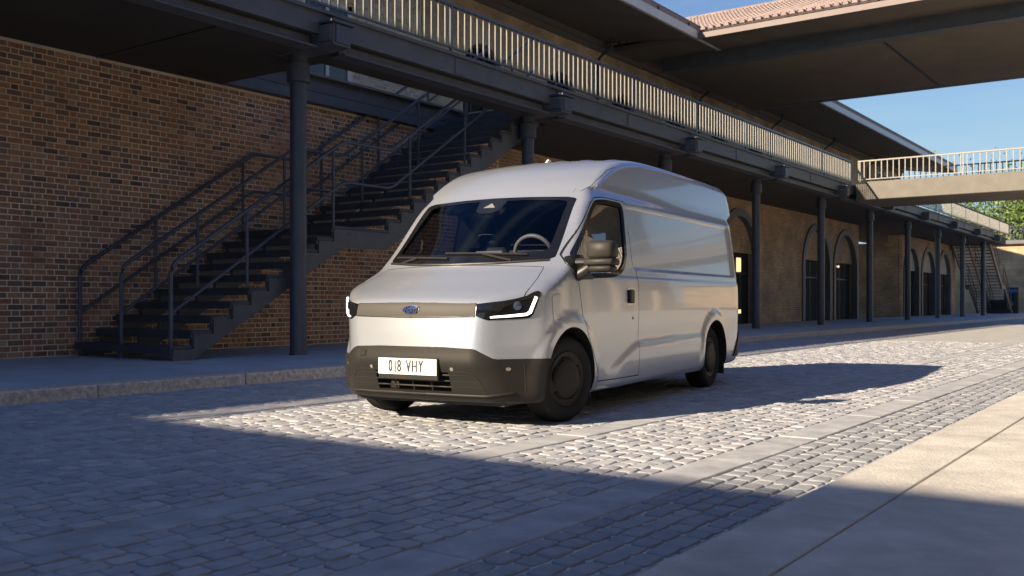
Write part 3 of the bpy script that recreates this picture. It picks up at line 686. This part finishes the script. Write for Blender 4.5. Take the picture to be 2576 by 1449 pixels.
def grid_body():
    fs=dens(-5.0,1.1,.075,[(-1.62,1.1,.032),(-1.46,-1.26,.018),(-4.9,-4.5,.018),(-4.35,-3.1,.035),(.3,1.1,.022)])
    ws=np.linspace(-1.15,1.15,46)
    zz=dens(.02,2.62,.042,[(.25,.75,.026),(1.17,1.34,.013),(1.86,2.08,.010),(2.08,2.4,.03)])
    hw=np.interp(zz,HZ,HW); zs=np.where((zz>.3)&(zz<2.25),1.05+(zz-1.05)*1.15/hw,0); m=(zz>.3)&(zz<2.25)
    zs=np.concatenate([np.linspace(.02,zs[m][0],8,endpoint=False),zs[m],np.linspace(zs[m][-1],2.95,8)[1:]])
    nw=len(ws);nz=len(zs)
    idx={};V=[];Q=[]
    def vid(i,j,k):
        if (i,j,k) not in idx: idx[i,j,k]=len(V);V.append((fs[i],ws[j],zs[k]))
        return idx[i,j,k]
    I,J,K=len(fs)-1,nw-1,nz-1
    for i in range(I):
        for k in range(K):
            Q.append((vid(i,0,k),vid(i+1,0,k),vid(i+1,0,k+1),vid(i,0,k+1)));Q.append((vid(i,J,k),vid(i,J,k+1),vid(i+1,J,k+1),vid(i+1,J,k)))
        for j in range(J):
            Q.append((vid(i,j,0),vid(i,j+1,0),vid(i+1,j+1,0),vid(i+1,j,0)));Q.append((vid(i,j,K),vid(i+1,j,K),vid(i+1,j+1,K),vid(i,j+1,K)))
    for j in range(J):
        for k in range(K):
            Q.append((vid(0,j,k),vid(0,j,k+1),vid(0,j+1,k+1),vid(0,j+1,k)));Q.append((vid(I,j,k),vid(I,j+1,k),vid(I,j+1,k+1),vid(I,j,k+1)))
    V=np.array(V);O=np.stack([np.clip(V[:,0],-4.0,-.35),0*V[:,0],0*V[:,0]+1.05],1)
    lo=np.zeros(len(V));hi=np.ones(len(V))
    for _ in range(34):
        m=(lo+hi)/2;p=O+(V-O)*m[:,None];ins=F(p[:,0],p[:,1],p[:,2])<0
        lo=np.where(ins,m,lo);hi=np.where(ins,hi,m)
    return O+(V-O)*((lo+hi)/2)[:,None],Q
# ------------------------------------------------------------------ delivery van
VAN_O=(-5.2157,6.5995); VAN_R=math.radians(-83.8)
van=thing('delivery_van',(VAN_O[0],VAN_O[1],0),'silver high-roof delivery van with black bumper parked on the cobbles','van',rz=VAN_R)
def paint(name,base,metal,rough,coat):
    m=M(name,base,rough,metal=metal,var=0,coat=coat,spec=.5); return m
m_paint=paint('silver_paint',(.445,.485,.55),.6,.30,.7)
m_trim=M('bumper_plastic',(.020,.019,.018),.5,spec=.2,var=.12,vscale=6,bump=.05,bscale=400)
m_gloss=M('gloss_black',(.008,.008,.009),.08,var=0,coat=.5)
m_cab=M('cabin_trim',(.022,.024,.032),.7,var=0)
m_bar=M('grille_panel',(.060,.057,.054),.55,var=0,spec=.2)
m_tyre=M('tyre_rubber',(.020,.020,.021),.8,spec=.2,var=.2,vscale=12,bump=.1,bscale=200)
m_hub=M('wheel_cover',(.013,.013,.014),.5,spec=.25,var=.1)
m_drl=M('light_strip',(.9,.9,.92),.3,var=0,emit=((1,.98,.95),1.1))
m_lens=M('lamp_lens',(.10,.13,.2),.1,metal=.6,var=0)
m_plate=M('plate_white',(.80,.80,.78),.35,var=0); m_ink=M('plate_ink',(.015,.015,.015),.5,var=0)
m_blue=M('emblem_blue',(.010,.035,.16),.15,metal=.3,var=0,coat=1); m_chrome=M('chrome',(.75,.75,.77),.12,metal=1,var=0)
m_grey=M('grey_trim',(.20,.195,.185),.45,var=0)
def glassmat(name,tint,ior=1.5):
    m=bpy.data.materials.new(name); m.use_nodes=True; t=m.node_tree; N=t.nodes; L=t.links; N.remove(N['Principled BSDF'])
    a=N.new('ShaderNodeBsdfTransparent'); a.inputs[0].default_value=(*tint,1); g=N.new('ShaderNodeBsdfGlossy'); g.inputs['Roughness'].default_value=.01
    fr=N.new('ShaderNodeFresnel'); fr.inputs[0].default_value=ior; x=N.new('ShaderNodeMixShader'); L.new(fr.outputs[0],x.inputs[0]); L.new(a.outputs[0],x.inputs[1]); L.new(g.outputs[0],x.inputs[2]); L.new(x.outputs[0],N['Material Output'].inputs[0]); return m
m_wind=glassmat('windscreen_glass',(.62,.66,.72),1.55); m_side=glassmat('side_glass',(.40,.42,.43))
# --- booleans
def boolean(me,cut,op,mat=None):
    a=bpy.data.objects.new('tmp_a',me); b=bpy.data.objects.new('tmp_b',cut); C.objects.link(a); C.objects.link(b)
    if mat and not len(cut.materials): cut.materials.append(mat)
    md=a.modifiers.new('b','BOOLEAN'); md.object=b; md.operation=op; md.solver='EXACT'; md.material_mode='TRANSFER'
    dg=bpy.context.evaluated_depsgraph_get(); dg.update(); r=bpy.data.meshes.new_from_object(a.evaluated_get(dg))
    bpy.data.objects.remove(a); bpy.data.objects.remove(b); return r
def surf_normals(me,push=0):
    n=len(me.vertices); co=np.empty(n*3); me.vertices.foreach_get('co',co); co=co.reshape(-1,3)
    g=gradF(co); on=np.abs(F(co[:,0],co[:,1],co[:,2]))<.0035
    fn=np.empty(len(me.polygons)*3); me.polygons.foreach_get('normal',fn); fn=fn.reshape(-1,3)
    ls=np.empty(len(me.polygons),int); lt=np.empty(len(me.polygons),int); me.polygons.foreach_get('loop_start',ls); me.polygons.foreach_get('loop_total',lt)
    vi=np.empty(len(me.loops),int); me.loops.foreach_get('vertex_index',vi); pf=np.repeat(np.arange(len(ls)),lt)
    use=on[vi]&((g[vi]*fn[pf]).sum(1)>.35); nn=np.where(use[:,None],g[vi],fn[pf])
    if push: co[on]+=g[on]*push; me.vertices.foreach_set('co',co.ravel()); me.update()
    me.polygons.foreach_set('use_smooth',[True]*len(me.polygons)); me.normals_split_custom_set(nn.tolist()); me.update()
def offs(P,d):
    P=[Vector(p) for p in P]; n=len(P); A=sum(P[i].x*P[(i+1)%n].y-P[(i+1)%n].x*P[i].y for i in range(n)); s=1 if A>0 else -1; out=[]
    for i in range(n):
        e1=(P[i]-P[i-1]).normalized(); e2=(P[(i+1)%n]-P[i]).normalized(); m=Vector((e1.y+e2.y,-(e1.x+e2.x)))*s
        m=m.normalized(); c=max(.5,m.dot(Vector((e1.y,-e1.x))*s)); out.append(tuple(P[i]+m*d/c))
    return out
def vprism(P,a,b,ax): return MB().prism(P,a,b,{'f':'x','w':'y','z':'z'}[ax]).mesh('cut')
def rounded(P,r=.04,n=3):
    P=[Vector((*p,0)) for p in P]; m=len(P); out=[]
    for i in range(m):
        a,b,c=P[i-1],P[i],P[(i+1)%m]; d1=min(r,(a-b).length*.45); d2=min(r,(c-b).length*.45); p=b+(a-b).normalized()*d1; q=b+(c-b).normalized()*d2
        for k in range(n+1): t=k/n; v=p*(1-t)**2+b*2*t*(1-t)+q*t*t; out.append((v.x,v.y))
    return out
V,Q=grid_body(); bm_=bpy.data.meshes.new('body'); bm_.from_pydata(V.tolist(),[],Q); fixn(bm_); bm_.materials.append(m_paint)
cm=MB()
for f in (0,-WB):
    for s in (1,-1): cm.lathe([(.428,.5*s),(.428,1.3*s)],(f,0,WR),axis='y',n=64)
bm_=boolean(bm_,cm.mesh('cut'),'DIFFERENCE',m_black)
CAV=[(-1.22,.75),(.10,.75),(.10,1.18),(-.06,1.285),(-.40,1.60),(-.72,1.87),(-.85,1.90),(-1.22,1.90)]
bm_=boolean(bm_,vprism(CAV,-.84,.84,'w'),'DIFFERENCE',m_cab)
WS=[(-.835,1.36),(-.80,1.338),(-.4,1.312),(0,1.303),(.4,1.312),(.80,1.338),(.835,1.36),(.785,1.885),(.765,1.90),(.70,1.912),(.35,1.924),(0,1.928),(-.35,1.924),(-.70,1.912),(-.765,1.90),(-.785,1.885)]
WSC=[(-.765,1.43),(-.70,1.405),(-.4,1.395),(0,1.388),(.4,1.392),(.70,1.40),(.755,1.43),(.725,1.855),(.70,1.875),(.62,1.882),(.3,1.894),(.13,1.894),(-.13,1.894),(-.3,1.894),(-.62,1.880),(-.70,1.86)]
bm_=boolean(bm_,vprism(WS,-.76,.75,'f'),'DIFFERENCE',m_cab)
SW=rounded([(-.10,1.345),(-.60,1.80),(-.70,1.868),(-.88,1.888),(-1.24,1.888),(-1.275,1.85),(-1.225,1.42),(-1.17,1.325),(-1.05,1.255),(-.86,1.225),(-.20,1.20)],.05)
sw2=MB().prism(SW,.6,1.2,'y').prism(SW,-1.2,-.6,'y').mesh('cut')
bm_=boolean(bm_,sw2,'DIFFERENCE',m_gloss)
# bumper
BP=[(-1.2,.1),(1.2,.1),(1.2,.540),(.72,.542),(.69,.548),(.585,.612),(.55,.622),(.3,.632),(-.3,.632),(-.55,.622),(-.585,.612),(-.69,.548),(-.72,.542),(-1.2,.540)]
bump=boolean(bm_.copy(),vprism(BP,.02,1.2,'f'),'INTERSECT',m_trim)
bump=boolean(bump,vprism(rounded([(-.35,.288),(.35,.288),(.352,.443),(-.352,.443)],.015),.60,1.0,'f'),'DIFFERENCE',m_void)
bm_=boolean(bm_,vprism(offs(BP,.003),.02,1.25,'f'),'DIFFERENCE',m_black)
# bonnet
HD=[(.29-.30*w_*w_,w_) for w_ in np.linspace(-.79,.79,13)]+[(.30,.835),(.47,.862),(.56,.855),(.64,.80),(.735,.70)]
HD+=[(1.0,.60),(1.0,-.60)]+[(.735,-.70),(.64,-.80),(.56,-.855),(.47,-.862),(.30,-.835)]
hood=boolean(bm_.copy(),vprism(HD,.968,1.6,'z'),'INTERSECT',m_black)
bm_=boolean(bm_,vprism(offs(HD,.006),.965,1.6,'z'),'DIFFERENCE',m_black)
# driver door
DP=[(-.135,1.17),(-.18,.985),(-.214,.85),(-.275,.72),(-.36,.60),(-.43,.50),(-.515,.34),(-.53,.30),(-1.43,.30),(-1.44,.83),(-1.43,1.25),(-1.43,1.6),(-1.39,1.90),(-1.34,1.925),(-.86,1.925),(-.70,1.905),(-.60,1.85),(-.07,1.375),(-.03,1.30)]
door=boolean(bm_.copy(),vprism(DP,.70,1.3,'w'),'INTERSECT',m_black)
bm_=boolean(bm_,vprism(offs(DP,.008),.70,1.3,'w'),'DIFFERENCE',m_black)
surf_normals(bm_); surf_normals(hood); surf_normals(door); surf_normals(bump,.010)
for me in (bump,):
    me.materials.clear(); me.materials.append(m_trim)
def vobj(name,me,parent=van):
    o=bpy.data.objects.new(name,me); C.objects.link(o); o.parent=parent; return o
body=vobj('body',bm_); bumper=vobj('bumper',bump); tag(bumper,'matte black plastic front bumper'); hood_o=vobj('bonnet',hood); door_o=vobj('door',door)
def part(name,mb,mat,parent=van,smooth=None): return mb.build(name,mat,parent,local=True,smooth=smooth)
# --- patches that follow the body surface
def project(P,ax,side=1):
    P=np.array(P,float); n=len(P); z=np.zeros(n)
    if ax=='f': o=np.stack([z+1.3,P[:,0],P[:,1]],1); d=np.tile([-1.,0,0],(n,1)); L=2.6
    elif ax=='w': o=np.stack([P[:,0],z+1.3*side,P[:,1]],1); d=np.tile([0,-1.*side,0],(n,1)); L=1.0
    else: o=np.stack([P[:,0],P[:,1],z+2.7],1); d=np.tile([0,0,-1.],(n,1)); L=2.0
    return march(o,d,0,L,90)
def polar(P,n,c=None):
    P=np.array(P,float); c=P.mean(0) if c is None else np.array(c); out=[]
    for k in range(n):
        a=2*math.pi*(k+.5)/n; d=np.array([math.cos(a),math.sin(a)]); best=0
        for i in range(len(P)):
            p,q=P[i-1]-c,P[i]-c; e=q-p; den=d[0]*e[1]-d[1]*e[0]
            if abs(den)<1e-12: continue
            t=(p[0]*e[1]-p[1]*e[0])/den; s=(p[0]*d[1]-p[1]*d[0])/den
            if t>0 and -1e-6<=s<=1+1e-6: best=max(best,t)
        out.append(c+d*best)
    return np.array(out),c
def dense(P,step=.03):
    P=np.array(P,float); out=[]
    for i in range(len(P)):
        a,b=P[i],P[(i+1)%len(P)]; m=max(1,int(np.hypot(*(b-a))/step))
        for k in range(m): out.append(a+(b-a)*k/m)
    return np.array(out)
def patch(name,P,ax,off,mat,parent=van,side=1,skirt=.012,rings=8,inner=None,step=.03,c=None):
    if inner is not None:
        n=140; A,c=polar(P,n,c); B,_=polar(inner,n,c); R=[A*(1-t)+B*t for t in np.linspace(0,1,4)]
    else:
        A=dense(P,step); c=A.mean(0) if c is None else np.array(c); n=len(A); R=[c+(A-c)*t for t in np.linspace(1,0,rings+1)[:-1]]
    X=project(np.concatenate(R),ax,side); G=gradF(X); T=X+G*off
    m=MB(); nr=len(R); V=T.tolist(); Fc=[]
    for r in range(nr-1):
        for k in range(n): Fc.append((r*n+k,r*n+(k+1)%n,(r+1)*n+(k+1)%n,(r+1)*n+k))
    if inner is None:
        cx=project([c],ax,side); V.append((cx+gradF(cx)*off)[0].tolist()); Fc+=[((nr-1)*n+k,(nr-1)*n+(k+1)%n,nr*n) for k in range(n)]
    b=len(V); V+=(X[:n]-G[:n]*skirt).tolist(); Fc+=[(k,(k+1)%n,b+(k+1)%n,b+k) for k in range(n)]
    m.add(V,Fc); return part(name,m,mat,parent,smooth=40)
def strip(name,P,ax,off,r,mat,parent=van,side=1,n=6,step=.03,grow=0):
    P=np.array(P,float); Q=[]
    for a,b in zip(P[:-1],P[1:]):
        m=max(1,int(np.hypot(*(b-a))/step)); Q+=[a+(b-a)*k/m for k in range(m)]
    Q.append(P[-1]); X=project(Q,ax,side); T=X+gradF(X)*off
    if grow: r=[r*min(1,.25+i/grow) for i in range(len(T))]
    return part(name,MB().tube(T.tolist(),r,n),mat,parent,smooth=60)
# windscreen, side windows
patch('windscreen',offs(WS,-.002),'f',-.003,m_wind,skirt=.004,rings=10)
patch('windscreen_border',offs(WS,-.002),'f',.0005,m_gloss,inner=WSC,skirt=.012,c=(0,1.62))
patch('sensor_housing',rounded([(-.15,1.90),(.15,1.90),(.12,1.80),(.06,1.775),(-.06,1.775),(-.12,1.80)],.02),'f',.001,m_gloss,skirt=.05)
patch('sensor_window',[(-.06,1.83),(.06,1.83),(.0,1.875)],'f',.003,m_grey,skirt=.002,rings=2)
for sd in (1,-1):
    pr=door_o if sd>0 else van
    patch('side_window',offs(SW,-.001),'w',-.012,m_side,pr,side=sd,skirt=.004)
    patch('window_frame',offs(SW,.022),'w',.0015,m_gloss,pr,side=sd,inner=offs(SW,-.022),skirt=.004,c=(-.78,1.5))
# lamps, grille panel
LAMP=[(.573,.968),(.65,.978),(.735,.990),(.815,1.010),(.868,1.030),(.905,1.062),(.925,1.070),(.942,1.062),(.946,1.035),(.935,.985),(.911,.89),(.890,.861),(.85,.855),(.75,.849),(.658,.844),(.63,.853),(.575,.876)]
DRL=[(.667,.857),(.681,.874),(.78,.888),(.862,.905),(.880,.93),(.911,1.022),(.937,1.033),(.921,.95),(.905,.893),(.888,.870),(.78,.862)]
for sd in (1,-1):
    L_=[(sd*a,b) for a,b in LAMP]; D_=[(sd*a,b) for a,b in DRL]
    lp=patch('headlight',L_,'f',.004,m_gloss,skirt=.02,step=.02,c=(sd*.79,.94))
    pts=[(sd*a,b) for a,b in ((.675,.866),(.78,.876),(.872,.888),(.893,.905),(.908,.96),(.925,1.022))]
    X=project(dense(pts,.02)[:-1],'f'); 
    q=[]; 
    for a,b in zip(pts[:-1],pts[1:]):
        for k in range(6): q.append((a[0]+(b[0]-a[0])*k/6,a[1]+(b[1]-a[1])*k/6))
    q.append(pts[-1]); X=project(q,'f'); T=X+gradF(X)*.006
    part('light_strip',MB().tube(T.tolist(),[.007+.006*min(1,i/18) for i in range(len(T))],8),m_drl,lp,smooth=60)
    cx=project([(sd*.825,.955)],'f')[0]; gx=gradF(cx[None])[0]; p=cx+gx*.006
    part('lamp_lens',MB().tube([(p-gx*.01).tolist(),p.tolist(),(p+gx*.006).tolist()],[.032,.034,.022],16),m_lens,lp,smooth=40)
GB=[(-.566,.966),(-.3,.973),(0,.975),(.3,.973),(.566,.966),(.566,.876),(.3,.868),(0,.866),(-.3,.868),(-.566,.876)]
gb=patch('grille_panel',GB,'f',.005,m_bar,skirt=.01,step=.02,rings=22)
strip('grille_edge',[(-.566,.970),(0,.9785),(.566,.970)],'f',.002,.005,m_black,gb)
strip('grille_edge',[(-.566,.872),(0,.8625),(.566,.872)],'f',.002,.005,m_black,gb)
el=[(.082*math.cos(a),.922+.034*math.sin(a)) for a in np.linspace(0,2*math.pi,33)[:-1]]
em=patch('emblem',el,'f',.010,m_chrome,skirt=.012,rings=4,step=.05)
patch('emblem_field',[(x*.93,.922+(z-.922)*.88) for x,z in el],'f',.012,m_blue,em,skirt=.004,rings=4,step=.05)
def lettering(txt,size,loc,mat,parent,sx=1,shear=0,ext=.002,lean=0,space=1,bold=0):
    cu=bpy.data.curves.new('lettering','FONT'); cu.body=txt; cu.size=size; cu.extrude=ext; cu.align_x='CENTER'; cu.align_y='CENTER'; cu.shear=shear; cu.space_character=space; cu.offset=bold
    t=bpy.data.objects.new('tmp',cu); C.objects.link(t); dg=bpy.context.evaluated_depsgraph_get(); dg.update(); me=bpy.data.meshes.new_from_object(t.evaluated_get(dg)); bpy.data.objects.remove(t)
    for v in me.vertices:
        x,y,z=v.co; v.co=(loc[0]+z+lean*y,loc[1]+x*sx,loc[2]+y)
    me.materials.clear(); me.materials.append(mat); o=bpy.data.objects.new('lettering',me); C.objects.link(o); o.parent=parent; return o
ex=project([(0,.922)],'f')[0]
lettering('Ford',.078,(ex[0]+.0155,0,.922),m_chrome,em,sx=.95,shear=.35,ext=.002,lean=-.12,space=.85)
# number plate
npl=part('number_plate',MB().bbox(.888,.900,-.285,.275,.412,.540,.003),m_plate)
part('plate_holder',MB().bbox(.86,.889,-.292,.282,.372,.546,.006),m_trim,npl)
for ch,wx_ in (('0',-.163),('8',-.079),('V',.011),('H',.068),('Y',.128)):
    for k in (-1,0,1): lettering(ch,.135,(.9005+.0002*k,wx_+.0032*k,.475),m_ink,npl,sx=.56,ext=.001)
part('lettering',MB().box(.8995,.9015,-.124,-.111,.4285,.5215),m_ink,npl)
# lower intake
ik=part('air_intake',MB().box(.70,.71,-.35,.35,.288,.443),m_void,bumper)
for z_ in (.325,.372,.418): strip('grille_bar',[(-.355,z_),(.355,z_)],'f',.006,.007,m_trim,ik)
for x_ in (-.175,0,.175): strip('grille_post',[(x_,.286),(x_,.444)],'f',.0,.008,m_trim,ik)
for sd in (1,-1):
    strip('intake_groove',[(sd*.36,.448),(sd*.50,.448),(sd*.55,.436),(sd*.595,.39),(sd*.64,.285)],'f',.009,.004,m_void,bumper)
    for z_,e in ((.325,.62),(.372,.60),(.418,.565)): strip('intake_groove',[(sd*.36,z_),(sd*e,z_)],'f',.0095,.0028,m_void,bumper)
    strip('bumper_seam',[(sd*.862,.50),(sd*.866,.29)],'f',.0095,.003,m_void,bumper)
    for x_ in (.385,.775): patch('parking_sensor',[(sd*x_+.014*math.cos(a),.468+.014*math.sin(a)) for a in np.linspace(0,6.28,13)[:-1]],'f',.0125,m_grey,bumper,skirt=.004,rings=2)
strip('bumper_lip',[(-.80,.285),(-.64,.262),(0,.264),(.64,.262),(.80,.285)],'f',.010,.011,m_trim,bumper)
part('tow_cover',MB().bbox(.846,.862,-.50,-.44,.548,.598,.004),m_trim,bumper)
# charge flap, door furniture, mirror
FLP=rounded([(.335,1.035),(.175,1.050),(.165,.858),(.305,.838)],.035)
fl=patch('charge_flap',FLP,'w',.002,m_paint,skirt=.004,rings=4)
patch('flap_gap',offs(FLP,.006),'w',.0012,m_grey,fl,inner=offs(FLP,-.002),skirt=.001)
hn=patch('door_handle',rounded([(-1.15,1.115),(-1.31,1.115),(-1.31,.96),(-1.15,.96)],.025),'w',.003,m_chrome,door_o,skirt=.004,rings=4)
part('handle_grip',MB().bbox(-1.285,-1.185,1.002,1.028,.972,1.100,.012),m_black,hn)
patch('lock',[(-1.30+.014*math.cos(a),.835+.014*math.sin(a)) for a in np.linspace(0,6.28,13)[:-1]],'w',.004,m_grey,door_o,skirt=.004,rings=2)
mi=patch('mirror',rounded([(-.055,1.35),(-.02,1.297),(-.087,1.165),(-.415,1.178),(-.34,1.29),(-.25,1.38),(-.145,1.375)],.02),'w',.014,m_black,door_o,skirt=.01,rings=4)
part('mirror_arm',MB().bbox(-.20,-.10,.96,1.16,1.285,1.345,.02),m_black,mi)
part('mirror_arm',MB().tube([(-.13,.98,1.20),(-.13,1.05,1.24),(-.14,1.11,1.29)],[.05,.045,.03],10),m_black,mi,smooth=50)
part('mirror_shell',MB().bbox(-.22,-.055,1.095,1.325,1.335,1.485,.028),m_grey_d if 'm_grey_d' in globals() else M('mirror_plastic',(.030,.028,.026),.5,spec=.2,var=0),mi,smooth=60)
part('mirror_band',MB().bbox(-.225,-.050,1.075,1.33,1.285,1.337,.012),bpy.data.materials['mirror_plastic'],mi,smooth=60)
part('mirror_shell',MB().bbox(-.215,-.06,1.105,1.315,1.228,1.288,.022),bpy.data.materials['mirror_plastic'],mi,smooth=60)
part('mirror_glass',MB().box(-.226,-.221,1.12,1.30,1.35,1.47),m_chrome,mi)
# body trim
for sd in (1,-1):
    if sd>0: strip('roof_seam',[(-.62,1.962),(-.80,2.075),(-1.05,2.20),(-1.2,2.24)],'w',-.002,.0035,m_black)
    part('sill',MB().bbox(-3.33,-.47,min(sd*.93,sd*.972),max(sd*.93,sd*.972),.222,.292,.008),m_paint,van,smooth=40)
    part('mud_flap',MB().bbox(-4.24,-4.22,min(sd*.72,sd*.96),max(sd*.72,sd*.96),.13,.46,.004),m_black)
    part('mud_flap',MB().bbox(-.49,-.475,min(sd*.74,sd*.94),max(sd*.74,sd*.94),.16,.34,.004),m_black)
    patch('rear_bumper_corner',[(-4.83,.63),(-4.76,.60),(-4.66,.50),(-4.58,.40),(-4.52,.32),(-4.80,.335)],'w',.014,m_trim,side=sd,skirt=.01,rings=4)
strip('roof_seam',[(.72,1.955),(.725,1.99)],'f',-.002,.003,m_black)
for w_ in (-.66,-.4,-.14,.14,.4,.66):
    strip('roof_rib',[(-1.16,w_),(-1.3,w_),(-4.55,w_)],'z',-.010,.020,m_paint,step=.06,n=8,grow=10)
part('roof_fin',MB().prism([(-1.62,2.38),(-1.75,2.38),(-1.75,2.44),(-1.70,2.445)],-.11,-.09,'y'),m_white)
part('rear_bumper',MB().bbox(-4.97,-4.82,-.9,.9,.33,.60,.03),m_trim)
part('underbody',MB().box(-4.5,.62,-.72,.72,.17,.30),m_black)
for f in (0,-WB): part('axle',MB().tube([(f,-.72,.33),(f,.72,.33)],.05,8),m_black)
# wipers
for path,arm in (([(-.74,1.375),(-.06,1.345)],[(-.60,1.312),(-.42,1.358)]),([(-.12,1.392),(.62,1.372)],[(.52,1.318),(.25,1.378)])):
    wp=strip('wiper',path,'f',.014,.009,m_tyre); strip('wiper_arm',arm,'f',.016,.010,m_tyre,wp)
strip('cowl_panel',[(-.80,1.330),(-.4,1.302),(0,1.294),(.4,1.302),(.80,1.330)],'f',.0,.014,m_black)
# cabin
part('dashboard',MB().prism([(.09,.80),(.09,1.19),(-.02,1.295),(-.12,1.30),(-.22,1.26),(-.28,1.0),(-.2,.80)],-.83,.83,'y'),m_cab)
sw_=[(-.33+.10*math.sin(a)*.5,.47+.185*math.cos(a),1.395+.165*math.sin(a)) for a in np.linspace(0,2*math.pi,33)[:-1]]
stw=part('steering_wheel',MB().tube(sw_,.019,8,closed=True),m_grey,van,smooth=60)
part('wheel_hub',MB().tube([(-.33,.30,1.40),(-.33,.47,1.375),(-.33,.64,1.40)],[.02,.06,.02],8),m_cab,stw)
part('screen',MB().bbox(-.09,-.07,.03,.30,1.33,1.425,.006),m_grey); part('instrument_display',MB().bbox(-.19,-.17,.38,.56,1.32,1.40,.006),m_grey)
for wc in (-.45,.45):
    st=part('seat',MB().bbox(-1.1,-.62,wc-.25,wc+.25,.76,.95,.05),m_cab,van,smooth=60)
    part('seat_back',MB().bbox(-1.14,-1.0,wc-.24,wc+.24,.95,1.52,.05),m_cab,st,smooth=60); part('headrest',MB().bbox(-1.14,-1.04,wc-.12,wc+.12,1.54,1.74,.04),m_cab,st,smooth=60)
# wheels
def wheel(f,sd,steer=0):
    def pf(P): return [(r,sd*h) for r,h in P]
    wl=part('wheel',MB().lathe(pf([(.228,.740),(.30,.725),(.335,.738),(.348,.765),(.352,.80),(.352,.885),(.348,.92),(.337,.942),(.31,.955),(.27,.955),(.238,.945),(.228,.935)]),(f,0,WR),axis='y',n=56,closed=True),m_tyre,van,smooth=50)
    part('wheel_cover',MB().lathe(pf([(.232,.80),(.236,.936),(.222,.946),(.205,.940),(.178,.936),(.170,.938),(.158,.952),(.145,.957),(.07,.960),(.01,.961)]),(f,0,WR),axis='y',n=48),m_hub,wl,smooth=25)
    for k in range(5):
        a0=2*math.pi*k/5+.3; P=[(f+.172*math.cos(a0+t),sd*.944,WR+.172*math.sin(a0+t)) for t in np.linspace(-.32,.32,9)]
        part('cover_slot',MB().tube(P,.010,6),m_void,wl)
    for g in (.775,.81,.845,.88,.91):
        P=[(f+.3525*math.cos(t),sd*g,WR+.3525*math.sin(t)) for t in np.linspace(0,2*math.pi,49)[:-1]]
        part('tread_groove',MB().tube(P,.004,4,closed=True),m_void,wl)
    if steer:
        c=Vector((f,sd*.83,0)); wl.matrix_basis=Matrix.Translation(c+Vector((-.05,0,0)))@Matrix.Rotation(steer,4,'Z')@Matrix.Translation(-c)
    part('wheel_well',MB().lathe(pf([(.425,.50),(.425,.86)]),(f,0,WR),axis='y',n=40),m_black,wl) if False else None
for f in (0,-WB):
    for sd in (1,-1): wheel(f,sd,math.radians(-12) if f==0 else 0)
